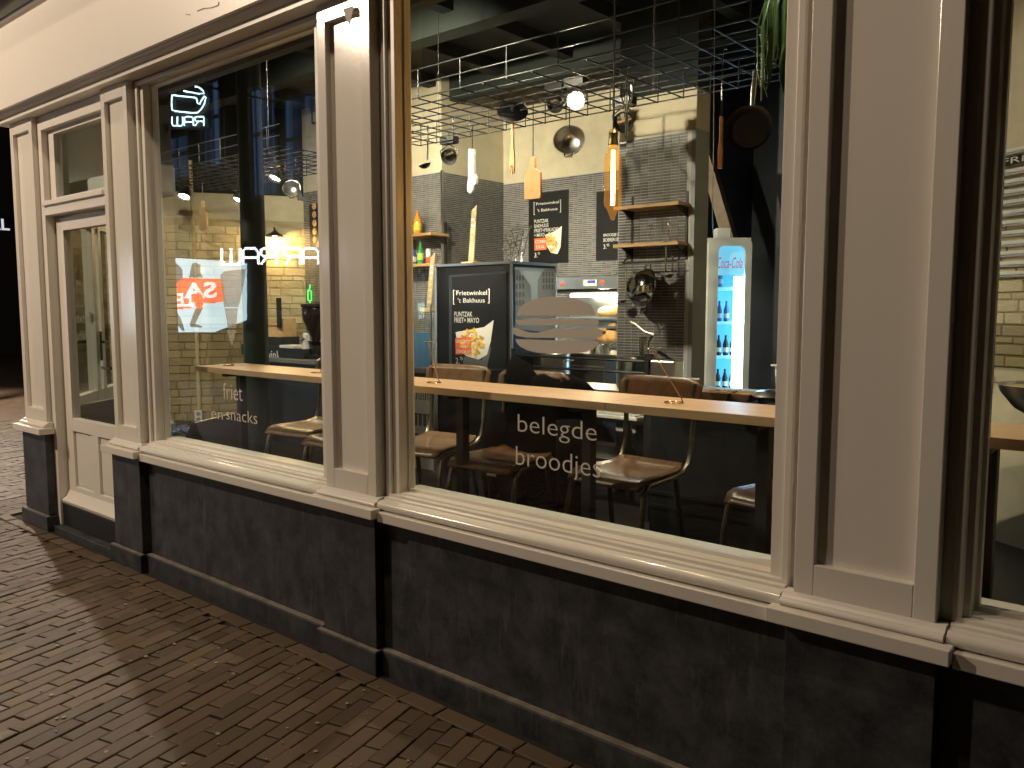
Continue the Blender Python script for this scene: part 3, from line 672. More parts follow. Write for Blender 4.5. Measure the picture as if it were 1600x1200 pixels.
for e_, sgn_ in ((-0.05,1),(1.0,-1)):
    q = a+SN*0.005+Uv*e_
    m.obox(q+Vector((0,0,-0.19)), SD, (0,0,1), SN, 0.012, 0.28, 0.001)
o = m.build('lettering', 'vinyl', side); o['label'] = 'bracketed shop name reading mirrored from inside'

# ================================================================== SHOP INTERIOR: things
def mpp(u, v, y): return (aty(u, v, y)-CAM).dot(F3)/FPX      # metres per photo pixel at that place
def printed(parent, name, mat, poly, y, t=0.0008):           # flat print traced on a plane y = const
    return MB().prism([aty(u, v, y) for u, v in poly], (0, -t, 0)).build(name, mat, parent)
def word(parent, s, tl, br, y, mat='white_print', bold=0.0, shear=0.0):
    a, b = aty(*tl, y), aty(*br, y); m = MB()
    text_on(m, s, (a.x, y, b.z), (b.x-a.x, 0, 0), (0, 0, a.z-b.z), shear, bold)
    o = m.build('lettering', mat, parent); o['label'] = 'lettering ' + s
    return o

# ---- bar counter along the windows
BZ, BY0, BY1 = 1.20, 0.29, 0.61
bc = thing('bar_counter', 'long pale beech window bar with black square legs', 'counter', (-2.5,0.45,FZ))
def bcl(x): return x+2.5
xs = [-4.62, atz(925,632,1.2).x, 0.9]
for a, b in zip(xs[:-1], xs[1:]):
    MB().box(bcl(a)+0.001, BY0-0.45, BZ-0.032-FZ, bcl(b)-0.001, BY1-0.45, BZ-FZ).build('counter_top', 'beech', bc, bevel=0.002)
for u in (380, 723, 920, 1195, 1548):
    x_ = aty(u, 700, 0.43).x
    MB().box(bcl(x_)-0.021, -0.04, 0, bcl(x_)+0.021, 0.002, BZ-0.032-FZ).build('leg', 'black_metal', bc)
    MB().box(bcl(x_)-0.02, -0.13, BZ-0.052-FZ, bcl(x_)+0.02, 0.13, BZ-0.0325-FZ).build('bracket', 'black_metal', bc)

# ---- bar chairs
def grid_surface(nx, ny, fn):
    vs = [fn(i/(nx-1), j/(ny-1)) for j in range(ny) for i in range(nx)]
    fs = [(j*nx+i, j*nx+i+1, (j+1)*nx+i+1, (j+1)*nx+i) for j in range(ny-1) for i in range(nx-1)]
    return MB().add(vs, fs)
def make_chair(wood):
    t = thing('bar_chair', '', 'chair')
    SH = 0.705
    def seat(u, v):                       # v 0 = front edge (towards the window)
        y = -0.19 + 0.37*v; hw = 0.195*(1-0.12*v)
        c = min(1.0, (1-abs(2*v-1)**6*0.10)); x = (2*u-1)*hw*c
        z = SH - 0.035*max(0,(0.22-v)/0.22)**2 - 0.012*math.sin(math.pi*v)*(1-(2*u-1)**2) + 0.02*max(0,(v-0.85)/0.15)
        return (x, y, z)
    grid_surface(11, 11, seat).build('seat', wood, t, True, solid=0.012, auto=False)
    def back(u, v):
        a = (u-0.5)*0.95; x = 0.42*math.sin(a)*1.08; y = 0.235 - 0.42*(1-math.cos(a))*-0.0 + 0.06*math.cos(a)*1.0 - 0.06
        rr = 1-abs(2*u-1)**8*0.35
        z = SH + 0.30 + (v-0.5)*0.165*rr
        return (x, y+0.03*(v-0.5), z)
    bk = grid_surface(13, 7, back).build('backrest', wood, t, True, solid=0.011, auto=False)
    for sx in (-1, 1): MB().lathe([(0,0),(0.006,0.0005),(0.007,0.003),(0,0.004)], 8, (sx*0.165,0.222,SH+0.265), (0,-1,0)).build('rivet', 'chrome', bk, True)
    for sx in (-1, 1):
        MB().tube([(sx*0.172,0.232,SH+0.36),(sx*0.172,0.236,SH+0.22),(sx*0.172,0.225,SH+0.09),(sx*0.172,0.20,SH+0.02),(sx*0.170,0.16,SH-0.012),(sx*0.168,0.05,SH-0.022)], 0.011, 8).build('back_tube', 'tube_metal', t, True)
        MB().tube([(sx*0.20,-0.205,0),(sx*0.186,-0.172,SH-0.14),(sx*0.182,-0.155,SH-0.06),(sx*0.178,-0.115,SH-0.028),(sx*0.172,-0.02,SH-0.024),(sx*0.168,0.12,SH-0.024)], 0.0115, 8).build('leg', 'tube_metal', t, True)
        MB().tube([(sx*0.205,0.23,0),(sx*0.172,0.10,SH-0.03)], 0.0115, 8).build('leg', 'black_metal', t, True)
        MB().tube([(sx*0.193,-0.188,0.28),(sx*0.192,0.18,0.28)], 0.008, 6).build('stretcher', 'tube_metal', t, True)
    MB().tube([(-0.193,-0.188,0.28),(0.193,-0.188,0.28)], 0.009, 6).build('foot_rail', 'tube_metal', t, True)
    MB().tube([(-0.17,-0.10,SH-0.03),(0.17,-0.10,SH-0.03)], 0.009, 6).build('seat_rail', 'tube_metal', t, True)
    return t
cp = make_chair('chair_wood'); cq = make_chair('chair_wood_pale')
chairs = [(cq, -3.93, 0.62, 0.10, 'bar chair with sunlit-pale seat behind the fries and snacks lettering'.replace('sunlit-','')),
          (cp, -3.44, 0.52, 0.05, 'bar chair half hidden behind the middle pilaster in the left window'),
          (cq, -2.98, 0.66, 0.14, 'bar chair in front of the black menu cabinet, beside the facade print'),
          (cp, -2.44, 0.60, 0.06, 'bar chair with a black coat hung over its back'),
          (cp, -1.83, 0.70, -0.04, 'dark brown bar chair right of the belegde broodjes lettering'),
          (cp, -1.12, 0.72, -0.16, 'bar chair at the right edge of the middle window, blue lit seat')]
used = set()
for src, x_, y_, rz, lab in chairs:
    if id(src) in used: c = copy_tree(src)
    else: c = src; used.add(id(src))
    c.location = (x_, y_, FZ); c.rotation_euler = (0,0,rz); tag(c, lab, 'chair', 'bar chairs at the window counter')

# ---- black coat over the fourth chair
def coat():
    t = thing('coat', 'black hooded coat draped over the back of a bar chair', 'coat', (-2.42, 0.87, FZ+0.30)); t.scale = (1, 1, 0.86)
    b = MB(); n, mrows = 28, 20
    prof = [(0.00,0.05,0.04),(0.04,0.20,0.11),(0.12,0.245,0.14),(0.30,0.255,0.155),(0.45,0.25,0.15),(0.62,0.255,0.15),(0.76,0.25,0.135),(0.84,0.225,0.115),(0.885,0.16,0.085),(0.905,0.03,0.02)]
    rr = random.Random(3); ph = [rr.uniform(0,6) for _ in range(8)]
    vs = []
    for k, (z, a, c) in enumerate(prof):
        for i in range(n):
            th = 2*math.pi*i/n
            w_ = 1+0.07*math.sin(3*th+ph[0]+z*7)+0.05*math.sin(7*th+ph[1]-z*11)+0.03*math.sin(12*th+ph[2]+z*5)
            vs.append((a*w_*math.cos(th)+0.03*math.sin(z*9), c*w_*math.sin(th)-0.03*math.cos(z*4), z+0.012*math.sin(5*th+ph[3])*(1 if 0 < k < 9 else 0)))
    fs = [(k*n+i, k*n+(i+1) % n, (k+1)*n+(i+1) % n, (k+1)*n+i) for k in range(len(prof)-1) for i in range(n)] + [tuple(range(n)), tuple((len(prof)-1)*n+i for i in range(n))]
    b.add(vs, fs).build('body', 'coat', t, True, sub=1, auto=False)
    h = MB(); vs = []
    for k, (z, r_, dx) in enumerate([(0.78,0.13,-0.07),(0.86,0.12,-0.09),(0.92,0.085,-0.12),(0.965,0.045,-0.15),(0.985,0.010,-0.165)]):
        for i in range(16):
            th = 2*math.pi*i/16; vs.append((dx+r_*math.cos(th)*(1+0.12*math.sin(3*th)), r_*0.8*math.sin(th)-0.02, z))
    fs = [(k*16+i, k*16+(i+1) % 16, (k+1)*16+(i+1) % 16, (k+1)*16+i) for k in range(4) for i in range(16)]
    h.add(vs, fs).build('hood', 'coat', t, True, sub=1, auto=False)
    s = MB()
    for sx, l in ((-0.20,0.56), (0.21,0.60)):
        s.tube([(sx,-0.05,0.66),(sx*1.12,-0.09,0.5),(sx*1.15,-0.10,0.3),(sx*1.1,-0.09,0.66-l)], [0.075,0.07,0.06,0.05], 12)
        s.build('sleeve', 'coat', t, True, auto=False); s = MB()
    MB().box(-0.21,-0.175,0.32,-0.15,-0.168,0.36).build('badge', 'tray_paper', t)
coat()

# ---- wire card holders on the bar
def card_holder(u, v, lab, lean=-0.045, h=0.155):
    p = aty(u, v, 0.43); p.z = BZ
    t = thing('card_holder', lab, 'card holder', p, 0, 'wire card holders on the bar')
    ring = [(0.035*math.cos(a)-0.0, 0.03*math.sin(a), 0.003) for a in [k*0.42 for k in range(15)]]
    MB().tube(ring, 0.0026, 6).build('foot_ring', 'copper', t, True)
    e = Vector((lean, 0.0, h))
    MB().tube([ring[-1], (0.036,0.0,0.006), (0.03,0.0,0.02), e], 0.0022, 6).build('stem', 'copper', t, True)
    MB().tube([e+Vector((-0.03+0.0045*k, 0.018*math.sin(k*0.9), 0.004*math.cos(k*0.9))) for k in range(16)], 0.002, 6).build('clip', 'chrome', t, True)
card_holder(345+12, 584-12+0, 'bent wire card holder near the left end of the window bar', 0.07, 0.20)
card_holder(496, 602, 'bent wire card holder beside the middle pilaster in the left window', 0.06, 0.17)
card_holder(678, 600, 'copper wire card holder at the left end of the middle window', -0.035, 0.19)
card_holder(1053, 632, 'bent wire card holder in front of the dark brown chair back', -0.10, 0.20)

# ---- green iron column
cb = aty(399,500,1.15); 
t = thing('iron_column', 'dark green iron column behind the bar in the left window', 'column', (cb.x, cb.y, FZ))
MB().lathe([(0.10,0.06),(0.092,0.14),(0.088,1.6),(0.084,CZ-FZ-0.22)], 24).build('shaft', 'green_paint', t, True)
MB().box(-0.13,-0.13,0,0.13,0.13,0.06).build('base', 'green_paint', t, bevel=0.008)
MB().lathe([(0.084,CZ-FZ-0.24),(0.12,CZ-FZ-0.18),(0.15,CZ-FZ-0.10),(0.15,CZ-FZ-0.001)], 20).build('capital', 'green_paint', t, True)

# ---- sandwich boards
def a_board(p, h, rz, lab):
    t = thing('sandwich_board', lab, 'sign board', p, rz, 'folding boards on the shop floor')
    for sx in (-1, 1):
        MB().prism([(sx*0.30,-0.30,0),(sx*0.285,-0.30,0),(sx*0.0+sx*0.004,-0.30,h),(sx*0.02,-0.30,h)], (0,0.60,0)).build('panel', 'black', t, bevel=0.003)
    MB().tube([(0,-0.28,h-0.005),(0,0.28,h-0.005)], 0.009, 8).build('hinge', 'steel', t, True)
    MB().box(-0.28,-0.005,0.15,0.28,0.005,0.16).build('stay', 'steel', t)
q = atz(335,652,0.72); a_board((q.x+0.02, q.y, FZ), 0.56, R(30), 'black folding board standing below the power socket')
d_ = ray(136,627); q = CAM+d_*(6.7/ FPX); a_board((q.x+0.10, q.y+0.02, FZ), q.z-FZ, R(35), 'black folding board seen through the door glass')
q = atz(285,676,0.50)
t = thing('cleaning_tray', 'pale tray with a blue cloth in the corner of the left window', 'tray', (q.x, q.y, FZ))
MB().box(-0.30,-0.16,0.0,0.30,0.16,0.30).build('crate', 'dark_front', t, bevel=0.01)
MB().box(-0.32,-0.18,0.30,0.32,0.18,0.325).build('tray', 'white_plastic', t, bevel=0.008)
grid_surface(8, 6, lambda u, v: ((u-0.5)*0.36, (v-0.5)*0.2, 0.345+0.025*math.sin(u*9)*math.cos(v*7)+0.02)).build('cloth', 'blue_bottle', t, True, solid=0.01, auto=False)
MB().lathe([(0.05,0.325),(0.05,0.40),(0.02,0.43),(0.02,0.46)], 12, (-0.22,0,0)).build('bottle', 'white_plastic', t, True)

# ---- serving counter, left stretch with the facade print and the black menu cabinet
YS = 2.60
xk0, xk1 = aty(682,420,YS).x, aty(800,412,YS).x; zk = aty(799,412,YS).z; yk1 = 3.16
t = thing('menu_cabinet', 'tall black cabinet with a fries poster and steel edges', 'cabinet', ((xk0+xk1)/2, YS, FZ))
def L(p, o): return Vector(p)-o.location
MB().box(xk0-t.location.x, 0.0, 0, xk1-t.location.x, yk1-YS, zk-FZ).build('body', 'black', t)
for xa in (xk0-0.012, xk1-0.012): MB().box(xa-t.location.x, -0.012, 0, xa+0.024-t.location.x, 0.0, zk-FZ+0.012).build('edge_trim', 'steel', t)
MB().box(xk0-0.012-t.location.x, -0.012, zk-FZ, xk1+0.012-t.location.x, yk1-YS, zk-FZ+0.02).build('top_trim', 'steel', t)
MB().box(xk1-t.location.x, yk1-YS-0.02, 0, xk1+0.012-t.location.x, yk1-YS, zk-FZ).build('edge_trim', 'steel', t)

def fries_heap(parent, paper, cx_, cy_, rx_, ry_, y, seed, l_=9.0):
    """white paper cone with a heap of chips, printed on the plane y; points in photo pixels"""
    r_ = random.Random(seed); o = parent.location; s0 = mpp(cx_, cy_, y)
    MB().prism([aty(u, v, y)-o for u, v in paper], (0,-0.0012,0)).build('cone_print', 'paper_cone', parent)
    m = MB()
    for k in range(34):
        a = r_.uniform(0, 6.283); q = math.sqrt(r_.random()); c = aty(cx_+rx_*q*math.cos(a), cy_+ry_*q*math.sin(a), y)-o + Vector((0,-0.0014-0.0002*k,0))
        b = r_.uniform(-1.3, 1.3)+1.2*(k % 2); u_ = Vector((math.cos(b), 0, math.sin(b))); v_ = Vector((-math.sin(b), 0, math.cos(b))); l, h = l_*s0*0.62*r_.uniform(0.7,1.1), 2.1*s0*l_/9
        m.prism([c-u_*l-v_*h*0.7, c-u_*l*0.5-v_*h, c+u_*l-v_*h*0.8, c+u_*(l+h*0.4), c+u_*l+v_*h, c-u_*l+v_*h*0.8, c-u_*(l+h*0.3)], (0,-0.0012,0))
    tag(m.build('fries_print', 'fries', parent), kind='stuff')

def bracket_sign(parent, x0, y0, x1, y1, slope, y, l1='Frietwinkel', l2="'t Bakhuus"):
    h = y1-y0; w_ = x1-x0; e = w_*0.045; tq = w_*0.02
    f = lambda u, v: (u, v+slope*(u-x0))
    for poly in ([(x0,y0),(x0+e,y0),(x0+e,y0+tq),(x0+tq,y0+tq),(x0+tq,y1-tq),(x0+e,y1-tq),(x0+e,y1),(x0,y1)], [(x1,y0),(x1-e,y0),(x1-e,y0+tq),(x1-tq,y0+tq),(x1-tq,y1-tq),(x1-e,y1-tq),(x1-e,y1),(x1,y1)]):
        o = MB().prism([aty(*f(u, v), y)-parent.location for u, v in poly], (0,-0.0008,0)).build('bracket_print', 'white_print', parent)
    for s, a, b, c, d in ((l1, x0+w_*0.09, y0+h*0.06, x1-w_*0.07, y0+h*0.45), (l2, x0+w_*0.13, y0+h*0.56, x1-w_*0.13, y0+h*0.94)):
        pword(parent, s, f(a, b), f(c, d), y)
def pword(parent, s, tl, br, y, mat='white_print', bold=0.006, t=0.0009):
    """word fitted between two pixels on plane y, in the parent's space"""
    a, b = aty(*tl, y), aty(*br, y); m = MB()
    # keep the base line level on the wall: read the heights at the left pixel column
    z1 = a.z; z0 = aty(tl[0], tl[1] + (br[1]-tl[1]), y).z
    text_on(m, s, Vector((a.x, y-t, z0))-parent.location, (b.x-a.x,0,0), (0,0,z1-z0), 0, bold)
    o = m.build('lettering', mat, parent); o['label'] = 'lettering ' + s
yp = YS-0.014
p = MB().prism([aty(u, v, YS-0.001)-t.location for u, v in ((703,430),(793,424),(793,579),(703,579))], (0,-0.012,0)).build('poster_frame', 'steel_dark', t)
MB().prism([aty(u, v, yp+0.0005)-t.location for u, v in ((706,433),(790,427),(790,576),(706,576))], (0,-0.0012,0)).build('poster', 'poster_black', t)
def cab_sign():
    y = yp-0.002
    bracket_sign(t, 708, 453, 765, 476, -0.035, y)
    pword(t, 'PUNTZAK', (710,487), (738,494.5), y); pword(t, 'FRIET+ MAYO', (710,496), (748.5,504), y)
    fries_heap(t, [(771.5,500),(757,511),(735,515),(712,519),(716,545),(728,556),(748,562),(761,554),(767,533)], 738, 535, 17, 19, y, 5)
    MB().prism([aty(u, v, y-0.007)-t.location for u, v in ((711.5,528),(736,526.5),(736,552.5),(712,554))], (0,-0.0008,0)).build('price_label', 'orange_print', t)
    for k, s in enumerate(('LEKKERSTE','VAN','ZWOLLE')): pword(t, s, (712.5 + (6 if s == 'VAN' else 0), 530.5+k*8), (735-(7 if s == 'VAN' else 0), 535.5+k*8), y-0.008)
    pword(t, '2.', (712,559), (718,568), y); pword(t, '75', (718.5,557.5), (723,562.5), y)
    MB().prism([aty(u, v, y)-t.location for u, v in ((722,576),(725,557),(738,560),(752,563),(768,540),(761,576))], (0,-0.0006,0)).build('paper_bag_print', 'mid_print', t)
cab_sign()
# old street photograph on the cabinet's right side
def side_photo():
    X = xk1+0.0008
    def px(u, v): d = ray(u, v); return CAM+d*((X-CAM.x)/d.x)-t.location
    def q(name, mat, poly, k): MB().prism([px(u, v) for u, v in poly], (0.0006+0.0004*k,0,0)).build(name, mat, t)
    q('photo_print', 'sky_print', [(804,417),(867,420),(867,520),(804,514)], 0)
    q('photo_print', 'grey_print', [(804,422),(811,421),(815,430),(822,436),(829,446),(830,468),(835,472),(845,470),(867,476),(867,520),(804,514)], 1)
    q('photo_print', 'grey_print', [(840,438),(846,426),(852,420.5),(867,420),(867,462),(840,466)], 2)
    for i in range(4):
        for j in range(3): q('photo_print', 'mid_print', [(848+i*4.6,425+j*10+i*-0.3),(850.3+i*4.6,425+j*10),(850.3+i*4.6,432+j*10),(848+i*4.6,432+j*10)], 4)
    for i in range(3):
        for j in range(4): q('photo_print', 'mid_print', [(806+i*5,430+j*13),(808.4+i*5,430.5+j*13),(808.4+i*5,438+j*13),(806+i*5,438+j*13)], 4)
side_photo()

t2 = thing('serving_counter', 'long dark serving counter with granite top left of the menu cabinet', 'counter', (-6.2, YS, FZ))
ZS = 1.03
def bl(x0,y0,z0,x1,y1,z1): o = t2.location; return MB().box(x0-o.x,y0-o.y,z0-o.z,x1-o.x,y1-o.y,z1-o.z)
bl(-7.6,YS+0.02,FZ,xk0-0.02,3.15,ZS-0.04).build('front', 'navy', t2)
bl(-7.6,YS-0.01,ZS-0.04,xk0-0.02,3.17,ZS).build('worktop', 'granite', t2, bevel=0.004)
xf0, xf1 = aty(636,680,YS).x, aty(684,680,YS).x
bl(xf0,YS+0.012,FZ,xf1,YS+0.0195,ZS-0.09).build('facade_print', 'white_print', t2)
zr = [aty(660,630,YS).z, aty(660,665,YS).z]
for i in range(6):
    x_ = xf0+0.03+i*(xf1-xf0-0.05)/6
    for j, zz in enumerate((0.86, 0.63)):
        bl(x_,YS+0.010,zz-0.10,x_+0.035,YS+0.0119,zz).build('print_window', 'mid_print' if j else 'black', t2); bl(x_-0.008,YS+0.0095,zz,x_+0.043,YS+0.0119,zz+0.008).build('print_cornice', 'black', t2)
        if j == 0: bl(x_+0.010,YS+0.0090,zz-0.095,x_+0.025,YS+0.0098,zz-0.01).build('print_pane', 'white_print', t2)
    bl(x_,YS+0.010,0.26,x_+0.04,YS+0.0119,0.46).build('print_window', 'black', t2)
bl(xk0-0.05,YS-0.006,FZ,xk0-0.022,YS+0.012,ZS-0.045).build('post', 'steel', t2)
# glass sneeze guard with blue card behind
sg = thing('counter_display', 'low glass display with a blue card on the granite counter', 'display', (aty(660,560,2.85).x, 2.85, ZS))
wd = 0.5
MB().box(-0.3,-0.12,0.0,0.22,-0.10,0.30).build('card', 'blue_board', sg)
MB().box(-0.32,-0.15,0.0,0.26,-0.144,0.55).build('glass_screen', 'clear_glass', sg)
MB().box(-0.32,-0.15,0.551,0.26,0.10,0.557).build('glass_shelf', 'clear_glass', sg)
for x_ in (-0.31, 0.245): MB().box(x_,-0.142,0,x_+0.012,-0.13,0.55).build('support', 'steel', sg)

# things on the left stretch, seen in the left window
sb = aty(420,570,2.72)
t = thing('shop_sign', 'black sign board with the bracketed shop name behind the green column', 'sign', (sb.x, sb.y, ZS))
a_, b_ = aty(377,537,2.72), aty(462,600,2.72)
MB().box(a_.x-sb.x,0,0,b_.x-sb.x,0.03,a_.z-ZS).build('board', 'poster_black', t)
def lp(u, v): return aty(u, v, 2.719)
pword(t, 'Frietwinkel', (393,545.5), (446,559), 2.7185); pword(t, "'t Bakhuus", (396,561.5), (445,573), 2.7185)
for u0, d0 in ((450,-3.5),(384,3.5)):
    MB().prism([lp(u0+d0,547)-t.location, lp(u0,547)-t.location, lp(u0,573)-t.location, lp(u0+d0,573)-t.location, lp(u0+d0,572)-t.location, lp(u0+d0*0.3,572)-t.location, lp(u0+d0*0.3,548)-t.location, lp(u0+d0,548)-t.location], (0,-0.0008,0)).build('bracket_print', 'white_print', t)
q = aty(437,520,3.0)
t = thing('wooden_crate', 'small wooden crate behind the shop sign in the left window', 'crate', (q.x, q.y, ZS))
MB().box(-0.16,-0.1,0.20,0.17,0.1,0.40).build('box', 'light_wood', t, bevel=0.004); MB().box(-0.17,-0.11,0.32,0.18,-0.1005,0.33).build('rim', 'board_wood', t); MB().box(-0.18,-0.12,0.0,0.19,0.12,0.20).build('stand', 'black', t)
MB().box(0.14,-0.13,0.30,0.20,-0.101,0.62).build('handle_post', 'black', t, bevel=0.005)
q = aty(496,560,2.85)
t = thing('coffee_grinder', 'black coffee grinder with clear hopper beside the middle pilaster', 'grinder', (q.x, q.y, ZS))
s0 = mpp(496,560,2.85)
MB().lathe([(0.12,0),(0.12,0.03),(0.06,0.05),(0.06,0.14),(0.10,0.18)], 18).build('base', 'black', t, True)
MB().lathe([(0.05,0.18),(0.07,0.24),(0.14,0.40),(0.15,0.50),(0.14,0.52)], 18).build('hopper', 'dark_bottle', t, True)
MB().lathe([(0.155,0.52),(0.155,0.55),(0.02,0.57)], 18).build('lid', 'black', t, True)
MB().tube([(-0.10,-0.05,0.2),(-0.13,-0.08,0.2),(-0.16,-0.08,0.18)], 0.012, 8).build('lever', 'chrome', t, True)
q = aty(470,566,2.8)
t = thing('cutlery_tray', 'flat black tray with napkins on the counter by the grinder', 'tray', (q.x, q.y, ZS))
MB().box(-0.25,-0.1,0,0.2,0.1,0.10).build('tray', 'black', t, bevel=0.006); MB().box(-0.24,-0.09,0.101,0.02,0.09,0.13).build('lid', 'white_plastic', t, bevel=0.004)
MB().prism([(0.05,-0.02,0.10),(0.13,-0.02,0.10),(0.12,-0.02,0.24),(0.08,-0.02,0.26)], (0,0.05,0)).build('napkin', 'white_print', t)
# green neon figure on tiled wall
a = aty(484,470,YA-0.03)
t = thing('neon_figure', 'thin green neon outline on the tiles beside the middle pilaster', 'neon sign', a)
s0 = mpp(484,470,YA)
pts = [(2,-25),(0,-18),(-4,-16),(4,-15),(4,0),(-4,-1),(-4,-15)]
MB().tube([Vector((u*s0*1.1,0,-v*s0)) for u, v in pts], 0.008, 6).build('tube_top', 'neon_green', t, True)
MB().tube([Vector((u*s0*1.1,0,-v*s0)) for u, v in [(-1,0),(3,8),(-1,20),(-3,38)]], 0.008, 6).build('tube_tail', 'neon_green', t, True)
# framed menu at the left tiles
t = thing('wall_menu', 'narrow dark framed menu on the tiles in the left window', 'menu', aty(493,350,YA-0.02))
a, b = aty(484,320,YA-0.02), aty(512,386,YA-0.02)
MB().box(a.x-t.location.x, -0.012, b.z-t.location.z, b.x-t.location.x, 0.012, a.z-t.location.z).build('board', 'poster_black', t, bevel=0.003)
for k in range(5): MB().lathe([(0.0,0.0),(0.035,0.0),(0.045,0.004),(0.03,0.012),(0,0.013)], 8, (0.0,-0.013,(a.z-b.z)*(0.40-0.19*k)), (0,-1,0)).build('dish_print', 'light_wood', t)

# ---- wall shelves at the tiles, recess (left) and pier (right)
def bottle(lab, u, vb, y, z, h, r_, mat, cap, labelmat=None, grp='bottles on the wall shelf'):
    q = aty(u, vb, y); t = thing('bottle', lab, 'bottle', (q.x, y, z), 0, grp)
    MB().lathe([(r_*0.9,0),(r_,h*0.04),(r_,h*0.55),(r_*0.75,h*0.68),(r_*0.36,h*0.80),(r_*0.34,h*0.92)], 14).build('body', mat, t, True)
    MB().lathe([(r_*0.40,h*0.92),(r_*0.40,h),(0,h)], 12).build('cap', cap, t, True)
    if labelmat: MB().lathe([(r_*1.02,h*0.18),(r_*1.02,h*0.48)], 14).build('label_band', labelmat, t, True)
YH = YA-0.16
t = thing('wall_shelf', 'two plank shelf with black brackets and bottles on the tiles beside the middle pilaster', 'shelf', aty(665,400,YH))
zsh = [aty(660,366,YH).z, aty(660,413,YH).z]
x0, x1 = aty(560,400,YH).x, aty(686,400,YH).x
for z_ in zsh: MB().box(x0-t.location.x,-0.12,z_-0.03-t.location.z,x1-t.location.x,0.15,z_-t.location.z).build('plank', 'shelf_wood', t, bevel=0.002)
for x_ in (x0+0.15, x1-0.06):
    MB().box(x_-t.location.x,0.135,zsh[1]-0.18-t.location.z,x_+0.025-t.location.x,0.158,zsh[0]+0.13-t.location.z).build('upright', 'black_metal', t)
    for z_ in zsh: MB().prism([(x_-t.location.x,-0.1,z_-0.031-t.location.z),(x_-t.location.x,0.13,z_-0.031-t.location.z),(x_-t.location.x,0.13,z_-0.11-t.location.z)], (0.02,0,0)).build('bracket', 'black_metal', t)
bottle('orange soda bottle on the upper tile shelf', 652.5, 360, YH, zsh[0], 0.25, 0.043, 'orange_soda', 'orange_print', 'yellow_label')
bottle('dark cola bottle with yellow label at the edge of the upper tile shelf', 641.5, 360, YH, zsh[0], 0.22, 0.04, 'dark_bottle', 'yellow_label', 'yellow_label')
bottle('green soda bottle on the lower tile shelf', 657, 410, YH, zsh[1], 0.25, 0.035, 'green_bottle', 'green_bottle', 'label_lime')
bottle('blue water bottle on the lower tile shelf', 647, 410, YH, zsh[1], 0.17, 0.035, 'blue_bottle', 'blue_bottle', 'white_print')
q = aty(669.5,408,YH)
t = thing('drink_can', 'tall white and red drink can on the lower tile shelf', 'can', (q.x, YH, zsh[1])); MB().lathe([(0.024,0),(0.028,0.008),(0.028,0.145),(0.022,0.16),(0,0.158)], 14).build('body', 'white_plastic', t, True); MB().lathe([(0.0286,0.0085),(0.0286,0.07)], 14).build('band', 'red_orange', t, True)
# menu paddles
def paddle(lab, u0, v0, u1, v1, y, wpx, base=True):
    a, b = aty(u0, v0, y), aty(u1, v1, y); s0 = mpp(u0, v0, y); w_ = wpx*s0
    t = thing('menu_paddle', lab, 'menu', b, 0, 'tall wooden menu paddles')
    d = a-b
    MB().prism([(-w_/2,0,0),(w_/2,0,0),Vector((w_/2+d.x,0,d.z+w_*0.7)),Vector((-w_/2+d.x,0,d.z))], (0,0.015,0)).build('blade', 'pipe_grey', t, bevel=0.002)
    for k in range(7): MB().box(-w_*0.25+d.x*(0.12+0.11*k),-0.002,d.z*(0.10+0.115*k),w_*0.25+d.x*(0.12+0.11*k),-0.0003,d.z*(0.15+0.115*k)).build('dish_print', 'light_wood' if k < 5 else 'white_print', t)
    if base: MB().box(-w_*1.1,-0.05,-0.035,w_*1.1,0.06,0.0).build('foot', 'light_wood', t, bevel=0.003)
paddle('tall wooden menu paddle standing on the black menu cabinet', 741, 328, 735.5, 409, 2.85, 11.5)
paddle('shorter wooden menu paddle standing on the glass display shelf', 676, 402, 670, 481, 2.86, 11)
q = aty(790,412,2.85)
t = thing('wire_cone_rack', 'shiny wire rack for paper cones on the black menu cabinet', 'rack', (q.x, 2.9, zk+0.02))
s0 = mpp(790,412,2.85)
for k in range(3):
    dx = 0.03*k; top = 55*s0*(0.75+0.12*k)
    for r_ in range(3): MB().tube([Vector((dx+math.cos(a)*0.085*(1-0.33*r_), 0.04*k+math.sin(a)*0.085*(1-0.33*r_), top*(1-0.36*r_)+0.05*math.cos(a)*0.5)) for a in [i*0.5236 for i in range(12)]], 0.003, 5, closed=True).build('ring', 'chrome', t, True)
    for a in (0,2.1,4.2): MB().tube([(dx,0.04*k,0.0),(dx+math.cos(a)*0.09,0.04*k+math.sin(a)*0.09,top+0.025*math.cos(a))], 0.003, 5).build('spoke', 'chrome', t, True)

